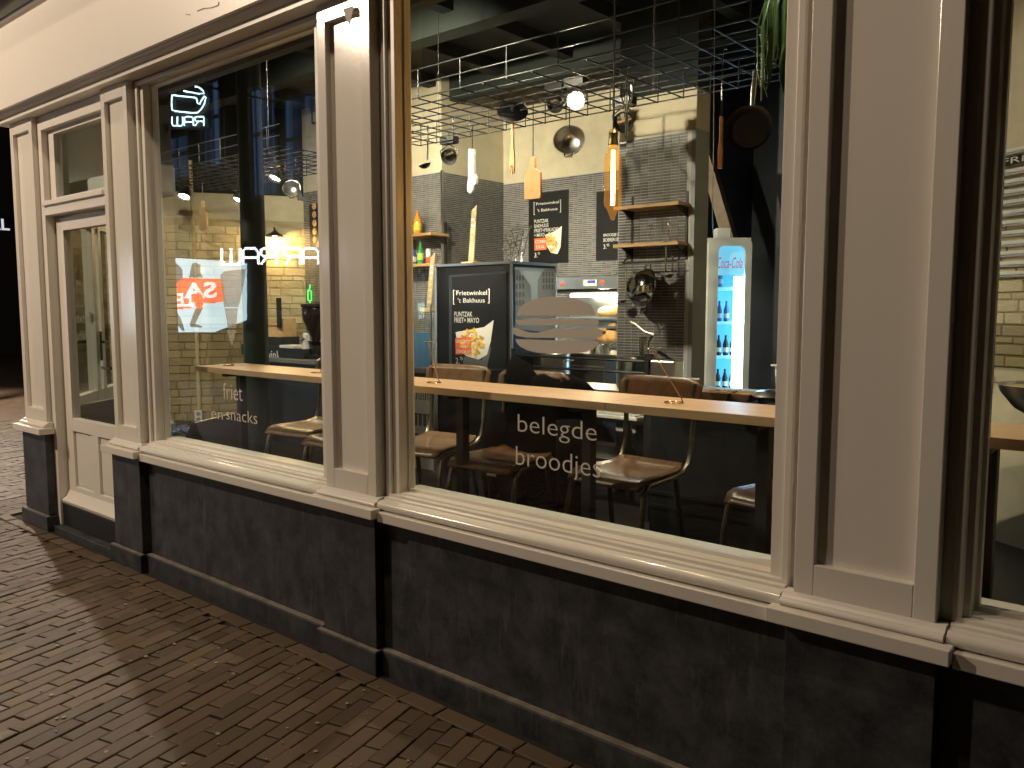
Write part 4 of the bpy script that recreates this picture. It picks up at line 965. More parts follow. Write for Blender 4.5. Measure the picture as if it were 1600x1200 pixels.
# posters on the kitchen tiles
def wall_poster(u0, v0, u1, v1, slope, lab, kind):
    y = YC-0.02; a = aty(u0, v0, y); b = aty(u1, v1+slope*(u1-u0), y)
    t = thing('menu_poster', lab, 'poster', (a.x, y, b.z), 0, 'menu posters on the kitchen tiles')
    MB().box(0,0.0,0,b.x-a.x,0.018,a.z-b.z).build('frame', 'black', t); MB().box(0.02,-0.002,0.02,b.x-a.x-0.02,-0.0005,a.z-b.z-0.02).build('sheet', 'poster_black', t)
    yy = y-0.003
    if kind == 1:
        bracket_sign(t, 834, 316, 876.5, 336, -0.10, yy)
        for k, s in enumerate(('PUNTZAK','BAKHUUS','FRIET+FRIKADEL','+ MAYO')): pword(t, s, (835, 343.5+k*7.2), ((857,857,874,851)[k], 349+k*7.2), yy)
        fries_heap(t, [(878,353),(868,361),(852,367),(854,384),(861,395),(871,397),(876,386)], 862.5, 378, 9, 13, yy, 9, 6.0)
        MB().prism([aty(u, v, yy-0.0065)-t.location for u, v in ((835,373),(854,371),(854,390),(835,391.5))], (0,-0.0008,0)).build('price_label', 'orange_print', t)
        pword(t, 'COMBI', (836.5,375.5), (852.5,380.5), yy-0.0075); pword(t, 'DEAL', (838,383.5), (851.5,388.5), yy-0.0075)
        pword(t, '3.', (835,395), (840,402.5), yy); pword(t, '75', (840.3,394), (844,398), yy)
    else:
        for k, s in enumerate(('BROODJE BAL','BOEREN BRIE')): pword(t, s, (943, 365.5+k*7), (973, 371+k*7), yy)
        pword(t, '3.', (943,382), (947.5,389), yy); pword(t, '95', (948,381), (952,385), yy)
wall_poster(826, 303, 887, 410, -0.0, 'black menu poster with fries cone and orange combi deal label', 1)
wall_poster(932, 300, 984, 405, -0.0, 'black menu poster half hidden behind the tiled pier', 2)

# ---- ovens and bread on the kitchen wall
YO = 4.55
def kit(name, lab, cat, u, v, y, z=None, grp=None):
    q = aty(u, v, y); return thing(name, lab, cat, (q.x, y, FZ if z is None else z), 0, grp)
t = kit('deck_oven', 'stainless deck oven with control panel under the menu posters', 'oven', 915, 500, YO)
xa, xb = aty(858,440,YO).x-t.location.x, aty(972,440,YO).x-t.location.x
z1, z2, z3, z4 = [aty(915, v, YO).z-FZ for v in (431, 452, 497, 545)]
MB().box(xa,0.0,z2,xb,YC-YO-0.02,z1).build('control_panel', 'steel', t, bevel=0.006)
MB().box(xa,0.03,z2-0.03,xb,YC-YO-0.02,z2-0.001).build('gap', 'black', t)
MB().box(xa,0.36,z4,xb,YC-YO-0.02,z2-0.031).build('back_panel', 'steel', t)
MB().box(xa,0.05,z3-0.02,xb,0.355,z3).build('rack_shelf', 'steel', t)
MB().box(xa,0.02,z3-0.10,xb,0.05,z3-0.075).build('rail', 'steel', t)
MB().box(xa,0.0,z4-0.03,xb,0.355,z4).build('rack_shelf', 'steel', t)
MB().box(xa,0.02,0,xb,YC-YO-0.02,z4-0.031).build('body', 'steel_dark', t)
for u, v in ((879,443.5),(941.5,441)):
    q = aty(u, v, YO)-t.location; MB().lathe([(0.022,0),(0.022,0.008),(0.014,0.014),(0,0.014)], 12, (q.x,-0.0005,q.z), (0,-1,0)).build('button', 'lamp_red', t, True)
q0, q1 = aty(912,437,YO)-t.location, aty(934,447,YO)-t.location
MB().box(q0.x,-0.012,q1.z,q1.x,-0.0005,q0.z).build('control_unit', 'white_plastic', t, bevel=0.005)
q0, q1 = aty(919,438.5,YO)-t.location, aty(931,442,YO)-t.location
MB().box(q0.x,-0.0145,q1.z,q1.x,-0.0125,q0.z).build('screen', 'display_blue', t)
MB().box(xa+0.2,0.10,z2-0.075,xb-0.1,0.16,z2-0.045).build('heat_lamp', 'lamp_face', t)
l = point_light('heat_lamp_light', (0.1,0.13,z2-0.13), 16, (1.0,0.82,0.56), 0.05); l.parent = t
def loaf(u, vb, y, w_, h, lab):
    q = aty(u, vb, y); b = MB(); n = 14; vs = []
    prof = [(0,0.78),(0.25,1.0),(0.6,0.98),(0.85,0.75),(1.0,0.35)]
    for z, r_ in prof:
        for i in range(n):
            a = 2*math.pi*i/n; vs.append((w_*r_*math.copysign(abs(math.cos(a))**0.6, math.cos(a)), 0.07*r_*math.copysign(abs(math.sin(a))**0.6, math.sin(a)), z*h))
    fs = [(k*n+i, k*n+(i+1) % n, (k+1)*n+(i+1) % n, (k+1)*n+i) for k in range(4) for i in range(n)] + [tuple(range(n)), tuple(4*n+i for i in range(n))]
    o = b.add(vs, fs).build('bread_loaf', 'bread', None, True, loc=q, auto=False); tag(o, lab, 'bread', 'loaves on the oven racks')
loaf(953, 494, YO+0.2, 0.13, 0.10, 'pale loaf on the upper oven rack beside the tiled pier')
loaf(948, 535, YO+0.2, 0.12, 0.16, 'tall orange brown loaf on the lower oven rack')
loaf(958, 535, YO+0.12, 0.07, 0.19, 'narrow loaf leaning on the lower oven rack by the pier')

# ---- cooking line behind the rail
YK = 3.7
t = kit('steel_worktop', 'stainless kitchen worktop with drawers under the pots', 'worktop', 905, 590, YK)
xa, xb = aty(806,600,YK).x-t.location.x, aty(968,600,YK).x-t.location.x
zt = aty(905,552,YK).z-FZ
MB().box(xa,0.02,0,xb,0.60,zt-0.031).build('body', 'steel', t)
MB().box(xa-0.01,0,zt-0.03,xb+0.01,0.62,zt).build('top', 'steel', t, bevel=0.004)
for z_ in (zt-0.20, zt-0.50): 
    MB().box(xa+0.42,0.0,z_-0.12,xb-0.16,0.019,z_+0.09).build('drawer', 'steel', t, bevel=0.004)
    MB().tube([(xa+0.60,-0.03,z_+0.05),(xb-0.3,-0.03,z_+0.05)], 0.008, 8).build('drawer_handle', 'chrome', t, True)
MB().box(xb-0.15,0.0,0.0,xb,0.019,zt-0.035).build('door', 'navy', t)
def pot(name, lab, cat, u, vb, y, z, r_, h, handles=True, mat='steel', grp=None):
    q = aty(u, vb, y); t = thing(name, lab, cat, (q.x, y, z), 0, grp)
    MB().lathe([(r_*0.96,0),(r_,0.01),(r_,h-0.004),(r_*1.03,h),(r_*1.0,h),(r_*0.97,h-0.006),(r_*0.96,0.012),(0,0.012)], 26).build('body', mat, t, True)
    if handles:
        for sx in (-1, 1): MB().tube([(sx*r_,-0.04,h*0.75),(sx*(r_+0.035),-0.035,h*0.78),(sx*(r_+0.035),0.035,h*0.78),(sx*r_,0.04,h*0.75)], 0.006, 6).build('handle', 'chrome', t, True)
    return t
YP = 2.95
st = thing('pot_stand', 'low steel stand carrying the pots behind the black rail', 'stand', (aty(890,600,YP).x, YP, FZ))
zs_ = aty(865,598,YP).z-FZ
xa, xb = aty(818,600,YP).x-st.location.x, aty(1010,600,YP).x-st.location.x
MB().box(xa,-0.2,zs_-0.03,xb,0.22,zs_).build('top', 'steel', st)
for x_ in (xa+0.02, xb-0.05):
    for y_ in (-0.18, 0.18): MB().box(x_,y_,0,x_+0.03,y_+0.03,zs_-0.0305).build('leg', 'steel_dark', st)
MB().box(xa+0.05,-0.15,0.30,xb-0.06,0.2,0.33).build('shelf', 'steel_dark', st)
ZP = zs_+FZ
s0 = mpp(862,580,YP)
pot('stock_pot', 'tall stainless stock pot behind the coat', 'pot', 862, 598, YP, ZP, 29*s0, 46*s0)
pot('stock_pot', 'stainless pot behind the black rail, left of the tiled pier', 'pot', 985, 598, YP, ZP, 19*s0, 44*s0, False)
t = pot('saute_pan', 'shiny low pan with handle left of the tiled pier', 'pan', 938, 548, YK+0.2, zt+FZ, 17*mpp(938,545,YK), 13*mpp(938,545,YK), False, 'chrome')
MB().tube([(0.1,-0.02,0.06),(0.17,-0.03,0.10),(0.24,-0.04,0.15)], 0.010, 8).build('long_handle', 'chrome', t, True)
# guard rail
t = thing('guard_rail', 'black metal double guard rail in front of the cooking line', 'rail', (aty(910,600,2.35).x, 2.35, FZ))
zr1, zr2 = aty(900,559.5,2.35).z-FZ, aty(900,577,2.35).z-FZ
xa, xb = aty(805,570,2.35).x-t.location.x, aty(1014,570,2.35).x-t.location.x
for z_ in (zr1, zr2): MB().tube([(xa,0,z_),(xb,0,z_)], 0.009, 8).build('bar', 'black_metal', t, True)
for x_ in (xa, xb): MB().box(x_-0.022,-0.02,0,x_+0.022,0.02,zr1+0.05).build('post', 'black_metal', t)
# open shelf unit under the rail with a white keyboard
MB().box(xa+0.03,0.04,0.62,xb-0.03,0.5,0.64).build('shelf', 'steel_dark', t); MB().box(xa+0.03,0.04,0.34,xb-0.03,0.5,0.36).build('shelf', 'black', t)
q = aty(950,655,2.42)
kb = thing('cash_keyboard', 'white keyboard on the dark shelf below the rail', 'keyboard', (q.x, 2.42, FZ+0.64))
MB().prism([(-0.24,-0.02,0),(0.24,-0.02,0),(0.24,0.17,0.0),(-0.24,0.17,0)], (0,0,0.022)).build('case', 'white_plastic', kb, bevel=0.004)
for i in range(12):
    for j in range(4): MB().box(-0.225+i*0.037,-0.005+j*0.042,0.0225,-0.193+i*0.037,0.032+j*0.042,0.030).build('key', 'white_print', kb)

# ---- right serving counter
YR, ZR = 1.90, 1.05
t = thing('kitchen_counter', 'dark panelled counter below the drinks fridge', 'counter', (-2.0, YR, FZ))
xa, xb = aty(1012,700,YR).x+2.0, 1.05
MB().box(xa,0.03,0,xb,0.62,ZR-FZ-0.041).build('front', 'dark_front', t)
MB().box(xa-0.01,0,ZR-FZ-0.04,xb,0.64,ZR-FZ).build('worktop', 'grey_print', t, bevel=0.003)
for z_ in (0.22, 0.30): MB().box(xa,0.018,z_,xb,0.0295,z_+0.02).build('foot_strip', 'black', t)
def on_counter(u, v): q = atz(u, v, ZR); return q
def paper_tray(u, v, rz, lab, k=1.0):
    q = on_counter(u, v); t = thing('paper_tray', lab, 'tray', q, rz, 'brown paper trays on the counter')
    b = [(-0.09,-0.05,0.004),(0.09,-0.05,0.004),(0.09,0.05,0.004),(-0.09,0.05,0.004)]; u_ = [(-0.125,-0.075,0.05),(0.125,-0.075,0.045),(0.125,0.075,0.05),(-0.125,0.075,0.045)]
    MB().add([Vector(c)*k for c in b+u_], [(0,1,2,3),(0,1,5,4),(1,2,6,5),(2,3,7,6),(3,0,4,7)]).build('tray', 'tray_paper', t, solid=0.004)
    grid_surface(6, 5, lambda a, c: ((a-0.5)*0.22*k, (c-0.5)*0.12*k, (0.028+0.014*math.sin(a*17)*math.cos(c*13))*k)).build('filling', 'bread', t, True, solid=0.006, auto=False)
paper_tray(1110, 624, 0.1, 'left brown paper tray under the drinks fridge'); paper_tray(1150, 626, -0.12, 'right brown paper tray under the drinks fridge')
q = on_counter(1213, 632)
t = thing('foil_dish', 'aluminium foil dish with lid at the right window edge', 'dish', q)
MB().lathe([(0.085,0),(0.11,0.035),(0.125,0.04),(0.125,0.045),(0.105,0.045)], 20).build('dish', 'chrome', t, True); MB().lathe([(0.126,0.0455),(0.10,0.065),(0.06,0.075),(0,0.076)], 20).build('lid', 'steel', t, True)
q = on_counter(1224, 615)
t = thing('clear_cup', 'clear plastic cup of brown sauce at the right window edge', 'cup', q); MB().lathe([(0.04,0),(0.048,0.10)], 16).build('sauce', 'tray_paper', t, True); MB().lathe([(0.0485,0.1005),(0.052,0.16),(0.075,0.161),(0.075,0.168),(0.049,0.168)], 16).build('rim', 'white_plastic', t, True)
q = on_counter(1080, 628)
t = thing('paper_cup', 'red paper cup beside the dark brown chair back', 'cup', q); MB().lathe([(0.032,0),(0.042,0.115),(0.039,0.115),(0.03,0.004),(0,0.004)], 18).build('body', 'red_orange', t, True); MB().lathe([(0.0405,0.1155),(0.0445,0.12),(0.0405,0.1245),(0.039,0.12)], 18).build('rim', 'white_print', t, True)
q = on_counter(1050, 620)
t = thing('white_container', 'white plastic tub with a paper slip behind the chair back', 'tub', q); MB().box(-0.09,-0.05,0,0.07,0.05,0.09).build('tub', 'white_plastic', t, bevel=0.008); MB().box(-0.02,-0.08,0.0905,0.10,0.0,0.092).build('slip', 'white_print', t)
q = on_counter(1028, 612)
t = thing('steel_canister', 'stainless rectangular canister beside the chip cutter', 'canister', (q.x, q.y+0.1, ZR)); MB().box(-0.085,-0.06,0,0.085,0.06,0.185).build('body', 'steel', t, bevel=0.012); MB().box(-0.115,-0.07,0,-0.087,0.06,0.19).build('clamp', 'black', t)
# chip cutter with lever
q = aty(1010,556,2.75)
t = thing('chip_cutter', 'steel lever press for cutting chips in front of the tiled pier', 'press', (q.x, 2.75, FZ))
z_ = q.z-FZ; s0 = mpp(1010,550,2.75)
MB().box(-0.05,-0.05,0,0.05,0.05,z_).build('stand', 'steel_dark', t); MB().tube([(-0.03,0,z_),(-0.03,0,z_+28*s0)], 0.026, 14).build('column', 'chrome', t, True); MB().lathe([(0.029,0),(0.029,0.008),(0,0.009)], 14, (-0.03,0,z_+28*s0)).build('cap', 'black', t, True)
MB().tube([(0.015,0,z_),(0.02,0,z_+22*s0),(0.05,0,z_+34*s0)], 0.009, 8).build('link', 'chrome', t, True)
MB().tube([(0.06,0,z_+33*s0),(-0.02,0,z_+38*s0),(-0.09,0,z_+49*s0),(-0.135,0,z_+52*s0)], [0.012,0.011,0.010,0.008], 8).build('lever', 'tube_metal', t, True)

# ---- pier shelf, colander and ladles
YQ = YD-0.10
t = thing('pier_shelf', 'two plank shelf with black uprights on the tiled pier', 'shelf', aty(1018,380,YQ))
o = t.location
zs2 = [aty(1018,320,YQ).z-o.z, aty(1018,380,YQ).z-o.z]; x0, x1 = aty(966,380,YQ).x-o.x, aty(1067,380,YQ).x-o.x
for z_ in zs2: MB().box(x0,-0.07,z_-0.024,x1,0.088,z_).build('plank', 'shelf_wood', t, bevel=0.002)
for x_ in (x0+0.055, x1-0.03):
    MB().box(x_,0.086,zs2[1]-0.12,x_+0.016,0.096,zs2[0]+0.085).build('upright', 'black_metal', t)
    for z_ in zs2: MB().prism([(x_,-0.055,z_-0.0245),(x_,0.085,z_-0.0245),(x_,0.085,z_-0.09)], (0.014,0,0)).build('bracket', 'black_metal', t)
MB().tube([(x0+0.06,0.02,zs2[1]-0.10),(x0+0.06,-0.03,zs2[1]-0.135),(x1-0.03,-0.03,zs2[1]-0.135),(x1-0.03,0.02,zs2[1]-0.10)], 0.006, 8).build('hanging_bar', 'black_metal', t, True)
zbar = zs2[1]-0.135+o.z; ybar = YQ-0.03
for k, u in enumerate((985, 1015, 1043)):
    q = aty(u, 377, YQ); w_ = thing('wire_stand', ('left','middle','right')[k]+' wire table stand on the lower pier shelf', 'stand', (q.x, YQ, zs2[1]+o.z), 0, 'wire stands on the pier shelf')
    MB().tube([(0.03*math.cos(a),0.03*math.sin(a),0.003) for a in [i*0.6 for i in range(10)]], 0.0022, 5).build('foot_ring', 'chrome', w_, True); MB().tube([(0.03,0,0.003),(0.0,0,0.06),(0.02,0,0.125)], 0.002, 5).build('stem', 'chrome', w_, True)
    MB().tube([(-0.03+0.008*i,0.012*math.sin(i*1.1),0.125+0.006*math.cos(i*1.1)) for i in range(11)], 0.002, 5).build('clip', 'chrome', w_, True)
def hook_to(parent, zt, mat='chrome', r_=0.003, dz=0.0):
    MB().tube([(0,0,dz),(0,0,zt-0.02),(0.006,0,zt+0.004),(0.014,0,zt+0.008),(0.02,0,zt)], r_, 6).build('hook', mat, parent, True)
q = aty(1003,450,YQ-0.06)
t = thing('colander', 'shiny steel colander hanging below the pier shelf', 'colander', q, 0, None, rot=(R(78), 0, R(-28)))
s0 = mpp(1003,450,YQ); rr = 30*s0
MB().lathe([(0.40*rr,0.62*rr),(0.44*rr,0.70*rr),(0.36*rr,0.70*rr),(0.36*rr,0.60*rr),(0,0.60*rr)], 24).build('foot_ring', 'chrome', t, True)
MB().lathe([(0.0,0.60*rr),(0.40*rr,0.58*rr),(0.72*rr,0.42*rr),(0.92*rr,0.14*rr),(0.98*rr,-0.12*rr),(1.05*rr,-0.13*rr),(1.05*rr,-0.15*rr),(0.96*rr,-0.15*rr),(0.90*rr,0.12*rr),(0.70*rr,0.39*rr),(0.38*rr,0.55*rr),(0,0.57*rr)], 30).build('bowl', 'chrome', t, True)
for a in (1.57, -1.2): MB().tube([(rr*math.cos(a-0.28),rr*math.sin(a-0.28),-0.13*rr),(1.25*rr*math.cos(a-0.18),1.25*rr*math.sin(a-0.18),-0.10*rr),(1.25*rr*math.cos(a+0.18),1.25*rr*math.sin(a+0.18),-0.10*rr),(rr*math.cos(a+0.28),rr*math.sin(a+0.28),-0.13*rr)], 0.006, 6).build('handle', 'chrome', t, True)
def ladle(lab, u, vt, vb, y, mat, zt=None, tilt=0.0, bowl=0.042, name='ladle', dirx=-1):
    a, b = aty(u, vt, y), aty(u, vb, y); h = a.z-b.z; t = thing(name, lab, name, a, 0, 'utensils hanging in the kitchen', rot=(0, tilt, 0))
    MB().tube([(0.006,0,-0.01),(0.0,0,0.0),(0.0,0,-h*0.5),(dirx*0.004,0,-h+bowl*1.6)], [0.005,0.006,0.006,0.007], 8).build('handle', mat, t, True)
    MB().lathe([(0,-bowl*0.72),(bowl*0.6,-bowl*0.55),(bowl*0.95,-bowl*0.12),(bowl,0),(bowl*0.93,-0.002),(bowl*0.55,-bowl*0.48),(0,-bowl*0.64)], 18, (dirx*bowl*0.75,0,-h+bowl), (0.2*dirx,-0.25,1)).build('bowl', mat, t, True)
    if zt: hook_to(t, zt-a.z)
    return t
ladle('thin steel ladle hanging left of the colander', 978, 412, 480, YQ-0.035, 'chrome', zbar)
ladle('short steel ladle hanging right of the colander', 1041, 385, 442, YQ-0.035, 'chrome', zbar)
ladle('black handled scoop hanging right of the colander', 1051, 398, 436, YQ-0.03, 'steel_dark', zbar, 0, 0.03)

# ---- drinks fridge
q = aty(1134,480,4.45)
t = thing('drinks_fridge', 'tall slim drinks fridge glowing blue behind its glass door', 'fridge', (q.x+0.02, q.y, FZ), R(38))
s0 = mpp(1134,480,4.45); W2 = 33*s0; zt = aty(1134,372,4.45).z-FZ; D2 = 0.42
zt = zt+0.0
cab = MB(); cab.box(-W2,0.0,0,-W2+0.035,D2,zt); cab.box(W2-0.035,0.0,0,W2,D2,zt); cab.box(-W2+0.035,0.0,zt-0.05,W2-0.035,D2,zt); cab.box(-W2+0.035,D2-0.03,0,W2-0.035,D2,zt-0.05); cab.box(-W2+0.035,0,0,W2-0.035,D2-0.03,0.25)
cab.build('cabinet', 'white_plastic', t)
# door frame with rounded corners
def rrect(x0, z0, x1, z1, r_, n=5):
    pts = []
    for cx_, cz_, a0 in ((x1-r_,z1-r_,0),(x0+r_,z1-r_,90),(x0+r_,z0+r_,180),(x1-r_,z0+r_,270)):
        for k in range(n+1): a = R(a0+90*k/n); pts.append((cx_+r_*math.cos(a), cz_+r_*math.sin(a)))
    return pts
po, pi_ = rrect(-W2,0.12,W2,zt-0.002,0.06), rrect(-W2+0.085,0.30,W2-0.055,zt-0.07,0.05); n = len(po)
fr = MB().add([(x_,-0.045,z_) for x_, z_ in po]+[(x_,-0.045,z_) for x_, z_ in pi_]+[(x_,-0.002,z_) for x_, z_ in po]+[(x_,-0.002,z_) for x_, z_ in pi_],
   [(i,(i+1) % n,n+(i+1) % n,n+i) for i in range(n)]+[(2*n+i,2*n+(i+1) % n,3*n+(i+1) % n,3*n+i) for i in range(n)]+[(i,(i+1) % n,2*n+(i+1) % n,2*n+i) for i in range(n)]+[(n+i,n+(i+1) % n,3*n+(i+1) % n,3*n+i) for i in range(n)])
dr3 = fr.build('door', 'white_plastic', t)
MB().prism([(x_,-0.02,z_) for x_, z_ in pi_], (0,0.004,0)).build('pane', 'clear_glass', dr3)
MB().box(-W2+0.036,D2-0.034,0.26,W2-0.036,D2-0.031,zt-0.051).build('back_light', 'fridge_back', t)
MB().box(W2-0.13,0.02,0.28,W2-0.06,0.05,zt-0.33).build('led_strip', 'fridge_led', t)
MB().box(-W2+0.05,0.012,zt-0.32,W2-0.04,0.02,zt-0.06).build('sign_panel', 'fridge_sign', t)
m = MB(); text_on(m, 'Coca-Cola', (-W2+0.085,0.0105,zt-0.26), (2*W2-0.15,0,0), (0,0,0.095), 0.35, 0.004); o = m.build('lettering', 'fridge_text', t); o['label'] = 'red script lettering'
for k in range(5):
    z_ = 0.34+k*0.30
    MB().box(-W2+0.04,0.05,z_,W2-0.11,D2-0.05,z_+0.025).build('rack', 'fridge_sign', t)
MB().box(-W2-0.0015,0.02,0.1,-W2-0.0003,0.10,zt-0.02).build('side_stripe', 'white_print', t)
for k in range(9): MB().box(-W2-0.0030,0.03,zt-0.36-0.19*k,-W2-0.0016,0.085,zt-(0.10 if k == 0 else 0.27)-0.19*k).build('side_mark', 'red', t)
MB().box(-0.10,0.05,zt+0.0005,0.02,0.2,zt+0.09).build('top_box', 'white_plastic', t, bevel=0.006)
Mf = Matrix.Translation(t.location) @ Matrix.Rotation(R(38), 4, 'Z')
for k in range(5):
    z_ = 0.365+k*0.30
    for i in range(4 if k != 3 else 3):
        q = Mf @ Vector((-W2+0.07+i*0.062, 0.10, z_)); mt = ['label_lime','dark_bottle','dark_bottle','blue_bottle','blue_board'][k]
        if k == 4 and i > 1: continue
        b = thing('drink_bottle', '%s bottle, %s from the left on the %s fridge shelf' % (['yellow green','dark','dark brown','blue','pale'][k], ['first','second','third','fourth'][i], ['lowest','second lowest','middle','fourth','top'][k]), 'bottle', q, 0, 'bottles in the drinks fridge')
        MB().lathe([(0.024,0),(0.025,0.10),(0.010,0.15),(0.010,0.18),(0,0.181)], 10).build('body', mt, b, True); MB().lathe([(0.0255,0.03),(0.0255,0.07)], 10).build('label_band', 'white_print' if k in (1,2) else 'sky_print', b, True)
la = bpy.data.lights.new('led_light', 'AREA'); la.shape = 'RECTANGLE'; la.size = 0.06; la.size_y = 1.4; la.energy = 16; la.color = (0.25,0.62,1.0)
fl = bpy.data.objects.new('led_light', la); col.objects.link(fl); fl.parent = t; fl.location = (W2-0.095, 0.015, 1.0); fl.rotation_euler = (-math.pi/2, 0, 0)   # shines out of the door from the strip

# ---- hanging wire racks
GZ = 2.80
def rack(x0, x1, y0, y1, lab, mat='black_metal'):
    t = thing('hanging_wire_rack', lab, 'rack', (x0, y0, GZ), 0, 'wire racks hung from the ceiling')
    nx, ny = int((x1-x0)/0.17), int((y1-y0)/0.125)
    for i in range(nx+1):
        x_ = i*(x1-x0)/nx; wire('wire', mat, t, (x_,0,0), (x_,y1-y0,0), 0.0042); wire('wire', mat, t, (x_,y1-y0,0), (x_,y1-y0,0.17), 0.0042)
        if i % 2 == 0: wire('wire', mat, t, (x_,0,0), (x_,0,0.17), 0.0042)
    for j in range(ny+1):
        y_ = j*(y1-y0)/ny; wire('wire', mat, t, (0,y_,0.005), (x1-x0,y_,0.005), 0.0042); wire('wire', mat, t, (0,y_,0), (0,y_,0.17), 0.0042)
    for y_ in (0, y1-y0):
        for z_ in (0.085, 0.17): wire('wire', mat, t, (0,y_,z_), (x1-x0,y_,z_), 0.0042)
    for z_ in (0.085, 0.17): wire('wire', mat, t, (0,0,z_), (0,y1-y0,z_), 0.0042)
    for x_ in (0.3, x1-x0-0.3):
        for y_ in (0.1, y1-y0-0.1): wire('chain', mat, t, (x_,y_,0), (x_,y_,CZ-GZ-0.13), 0.0025)
rack(-4.75, -0.9, 1.28, 2.30, 'long black wire rack above the middle window with utensils')
rack(-8.2, -5.6, 1.6, 2.6, 'black wire rack in the left window with cutting board')

# ---- hanging utensils: each on its own hook
def hang(name, lab, cat, u, v, y, rot=None): return thing(name, lab, cat, aty(u, v, y), 0, 'utensils hanging from the wire rack', rot)
ladle('black ladle hanging at the left of the middle window', 668, 196, 266, 2.2, 'black', GZ, 0.0, 0.048)
t = hang('oven_mitt', 'off white oven mitt hanging from the wire rack', 'oven mitt', 738, 232, 2.05); s0 = mpp(738,232,2.05)
mit = [(-5,0),(5,2),(5.5,20),(5,40),(6,50),(3,66),(-2,71),(-8,66),(-8.5,56),(-6,44),(-6,20)]
MB().prism([Vector((u*s0,-0.02,-v*s0)) for u, v in mit], (0,0.04,0)).build('mitt', 'mitt', t, True, bevel=0.008)
MB().prism([Vector((u*s0,-0.016,-v*s0)) for u, v in [(4,44),(8,40),(10,46),(9,56),(5,58)]], (0,0.032,0)).build('thumb', 'mitt', t, True, bevel=0.006)
hook_to(t, GZ-t.location.z, 'chrome', 0.003)
t = hang('saucepan_cover', 'shiny dark pan lid hanging tilted from the wire rack', 'pan lid', 801, 175, 1.9, (R(35), R(38), 0)); s0 = mpp(801,175,1.9)
MB().lathe([(24*s0,0),(24.5*s0,0.004),(22*s0,0.010),(12*s0,0.022),(0,0.027)], 28).build('disc', 'steel_dark', t, True); MB().lathe([(0.012,0.027),(0.016,0.045),(0,0.05)], 12).build('knob', 'black', t, True)
t = hang('lid_hook', 'short steel hook holding the pan lid', 'hook', 803, 168, 1.9); hook_to(t, GZ-t.location.z, 'chrome', 0.003, -0.06)
def flat_tool(name, lab, cat, u, vtop, y, outline, mat, thick, hk=True, hookmat='chrome'):
    t = hang(name, lab, cat, u, vtop, y); s0 = mpp(u, vtop, y)
    MB().prism([Vector((a*s0,-thick/2,-b*s0)) for a, b in outline], (0,thick,0)).build('blade' if cat != 'cutting board' else 'board', mat, t, True, bevel=0.002)
    if hk: hook_to(t, GZ-t.location.z, hookmat, 0.003)
    return t
t = flat_tool('wooden_fork', 'long wooden fork hanging under the pan lid', 'fork', 801, 190, 1.88, [(-2.2,0),(2,0),(2.6,40),(4.5,56),(4.0,80),(2.2,80),(1.8,66),(0.6,66),(0.3,81),(-1.6,81),(-1.8,66),(-3.0,66),(-3.5,79),(-5.2,78),(-5,60),(-2.8,40)], 'light_wood', 0.012)
t = flat_tool('cutting_board', 'reddish wooden cutting board with handle in front of the fries poster', 'cutting board', 833, 245, 1.75, [(-4,0),(4,0),(5,4),(5,18),(8,22),(14,23),(16,26),(16.5,62),(15,65),(-14,65),(-16,62),(-16,27),(-14,23),(-8,22),(-5,18),(-5,4)], 'board_wood', 0.018)
t = flat_tool('cutting_board', 'orange lit cutting board hanging between two spotlights in the left window', 'cutting board', 317, 314, 2.2, [(-3,0),(3,0),(3.5,3),(3.5,14),(6,16),(10,16.5),(11.5,19),(11.8,42),(10.5,44.5),(-10,44.5),(-11.8,42),(-11.5,19),(-10,16.5),(-6,16),(-3.5,14),(-3.5,3)], 'light_wood', 0.018)
t = flat_tool('spatula', 'black slotted spatula hanging beside the steel bowl in the left window', 'spatula', 466, 268, 2.3, [(-1,0),(1,0),(1.5,28),(8,36),(10,46),(-3,44),(-4,38),(-1.4,28)], 'black', 0.006)
t = flat_tool('knife_steel', 'orange handled knife steel hanging left of the frying pan', 'knife steel', 1127, 182, 1.6, [(-1.6,0),(1.6,0),(2.8,2),(2.6,40),(3.6,50),(3.6,80),(-3.2,80),(-3.4,50),(-1.8,38)], 'board_wood', 0.018)
MB().box(-0.004,-0.004,0,0.004,0.004,0.075).build('ferrule', 'black', t, loc=(0,0,0.0005))
def bowl(lab, u, v, y, rpx, rot, name='steel_bowl', hk=True):
    t = hang(name, lab, 'bowl', u, v, y, rot); s0 = mpp(u, v, y); r_ = rpx*s0
    MB().lathe([(0,-0.55*r_),(0.5*r_,-0.52*r_),(0.80*r_,-0.30*r_),(0.95*r_,0.15*r_),(1.0*r_,0.3*r_),(1.05*r_,0.31*r_),(0.97*r_,0.3*r_),(0.92*r_,0.14*r_),(0.77*r_,-0.27*r_),(0.48*r_,-0.48*r_),(0,-0.51*r_)], 30).build('bowl', 'steel', t, True)
    MB().tube([(-0.25*r_,-1.0*r_,0.28*r_),(-0.22*r_,-1.22*r_,0.28*r_),(0.22*r_,-1.22*r_,0.28*r_),(0.25*r_,-1.0*r_,0.28*r_)], 0.006, 8).build('handle', 'chrome', t, True)
    return t
bowl('steel bowl hanging under the bright lamp', 890, 222, 1.8, 24, (R(70), 0, R(30)))
t = hang('bowl_hook', 'steel hook holding the bowl under the bright lamp', 'hook', 890, 200, 1.8); hook_to(t, GZ-t.location.z, 'chrome', 0.003)
bowl('round steel bowl hanging in the left window beside the spatula', 456, 296, 2.35, 13.5, (R(70), 0, R(50)))
t = hang('bowl_hook', 'steel hook holding the bowl in the left window', 'hook', 456, 284, 2.35); hook_to(t, GZ-t.location.z, 'chrome', 0.003)
t = hang('whisk', 'wire whisk hanging above the tiled pier', 'whisk', 980, 120, 1.55); s0 = mpp(980,160,1.55)
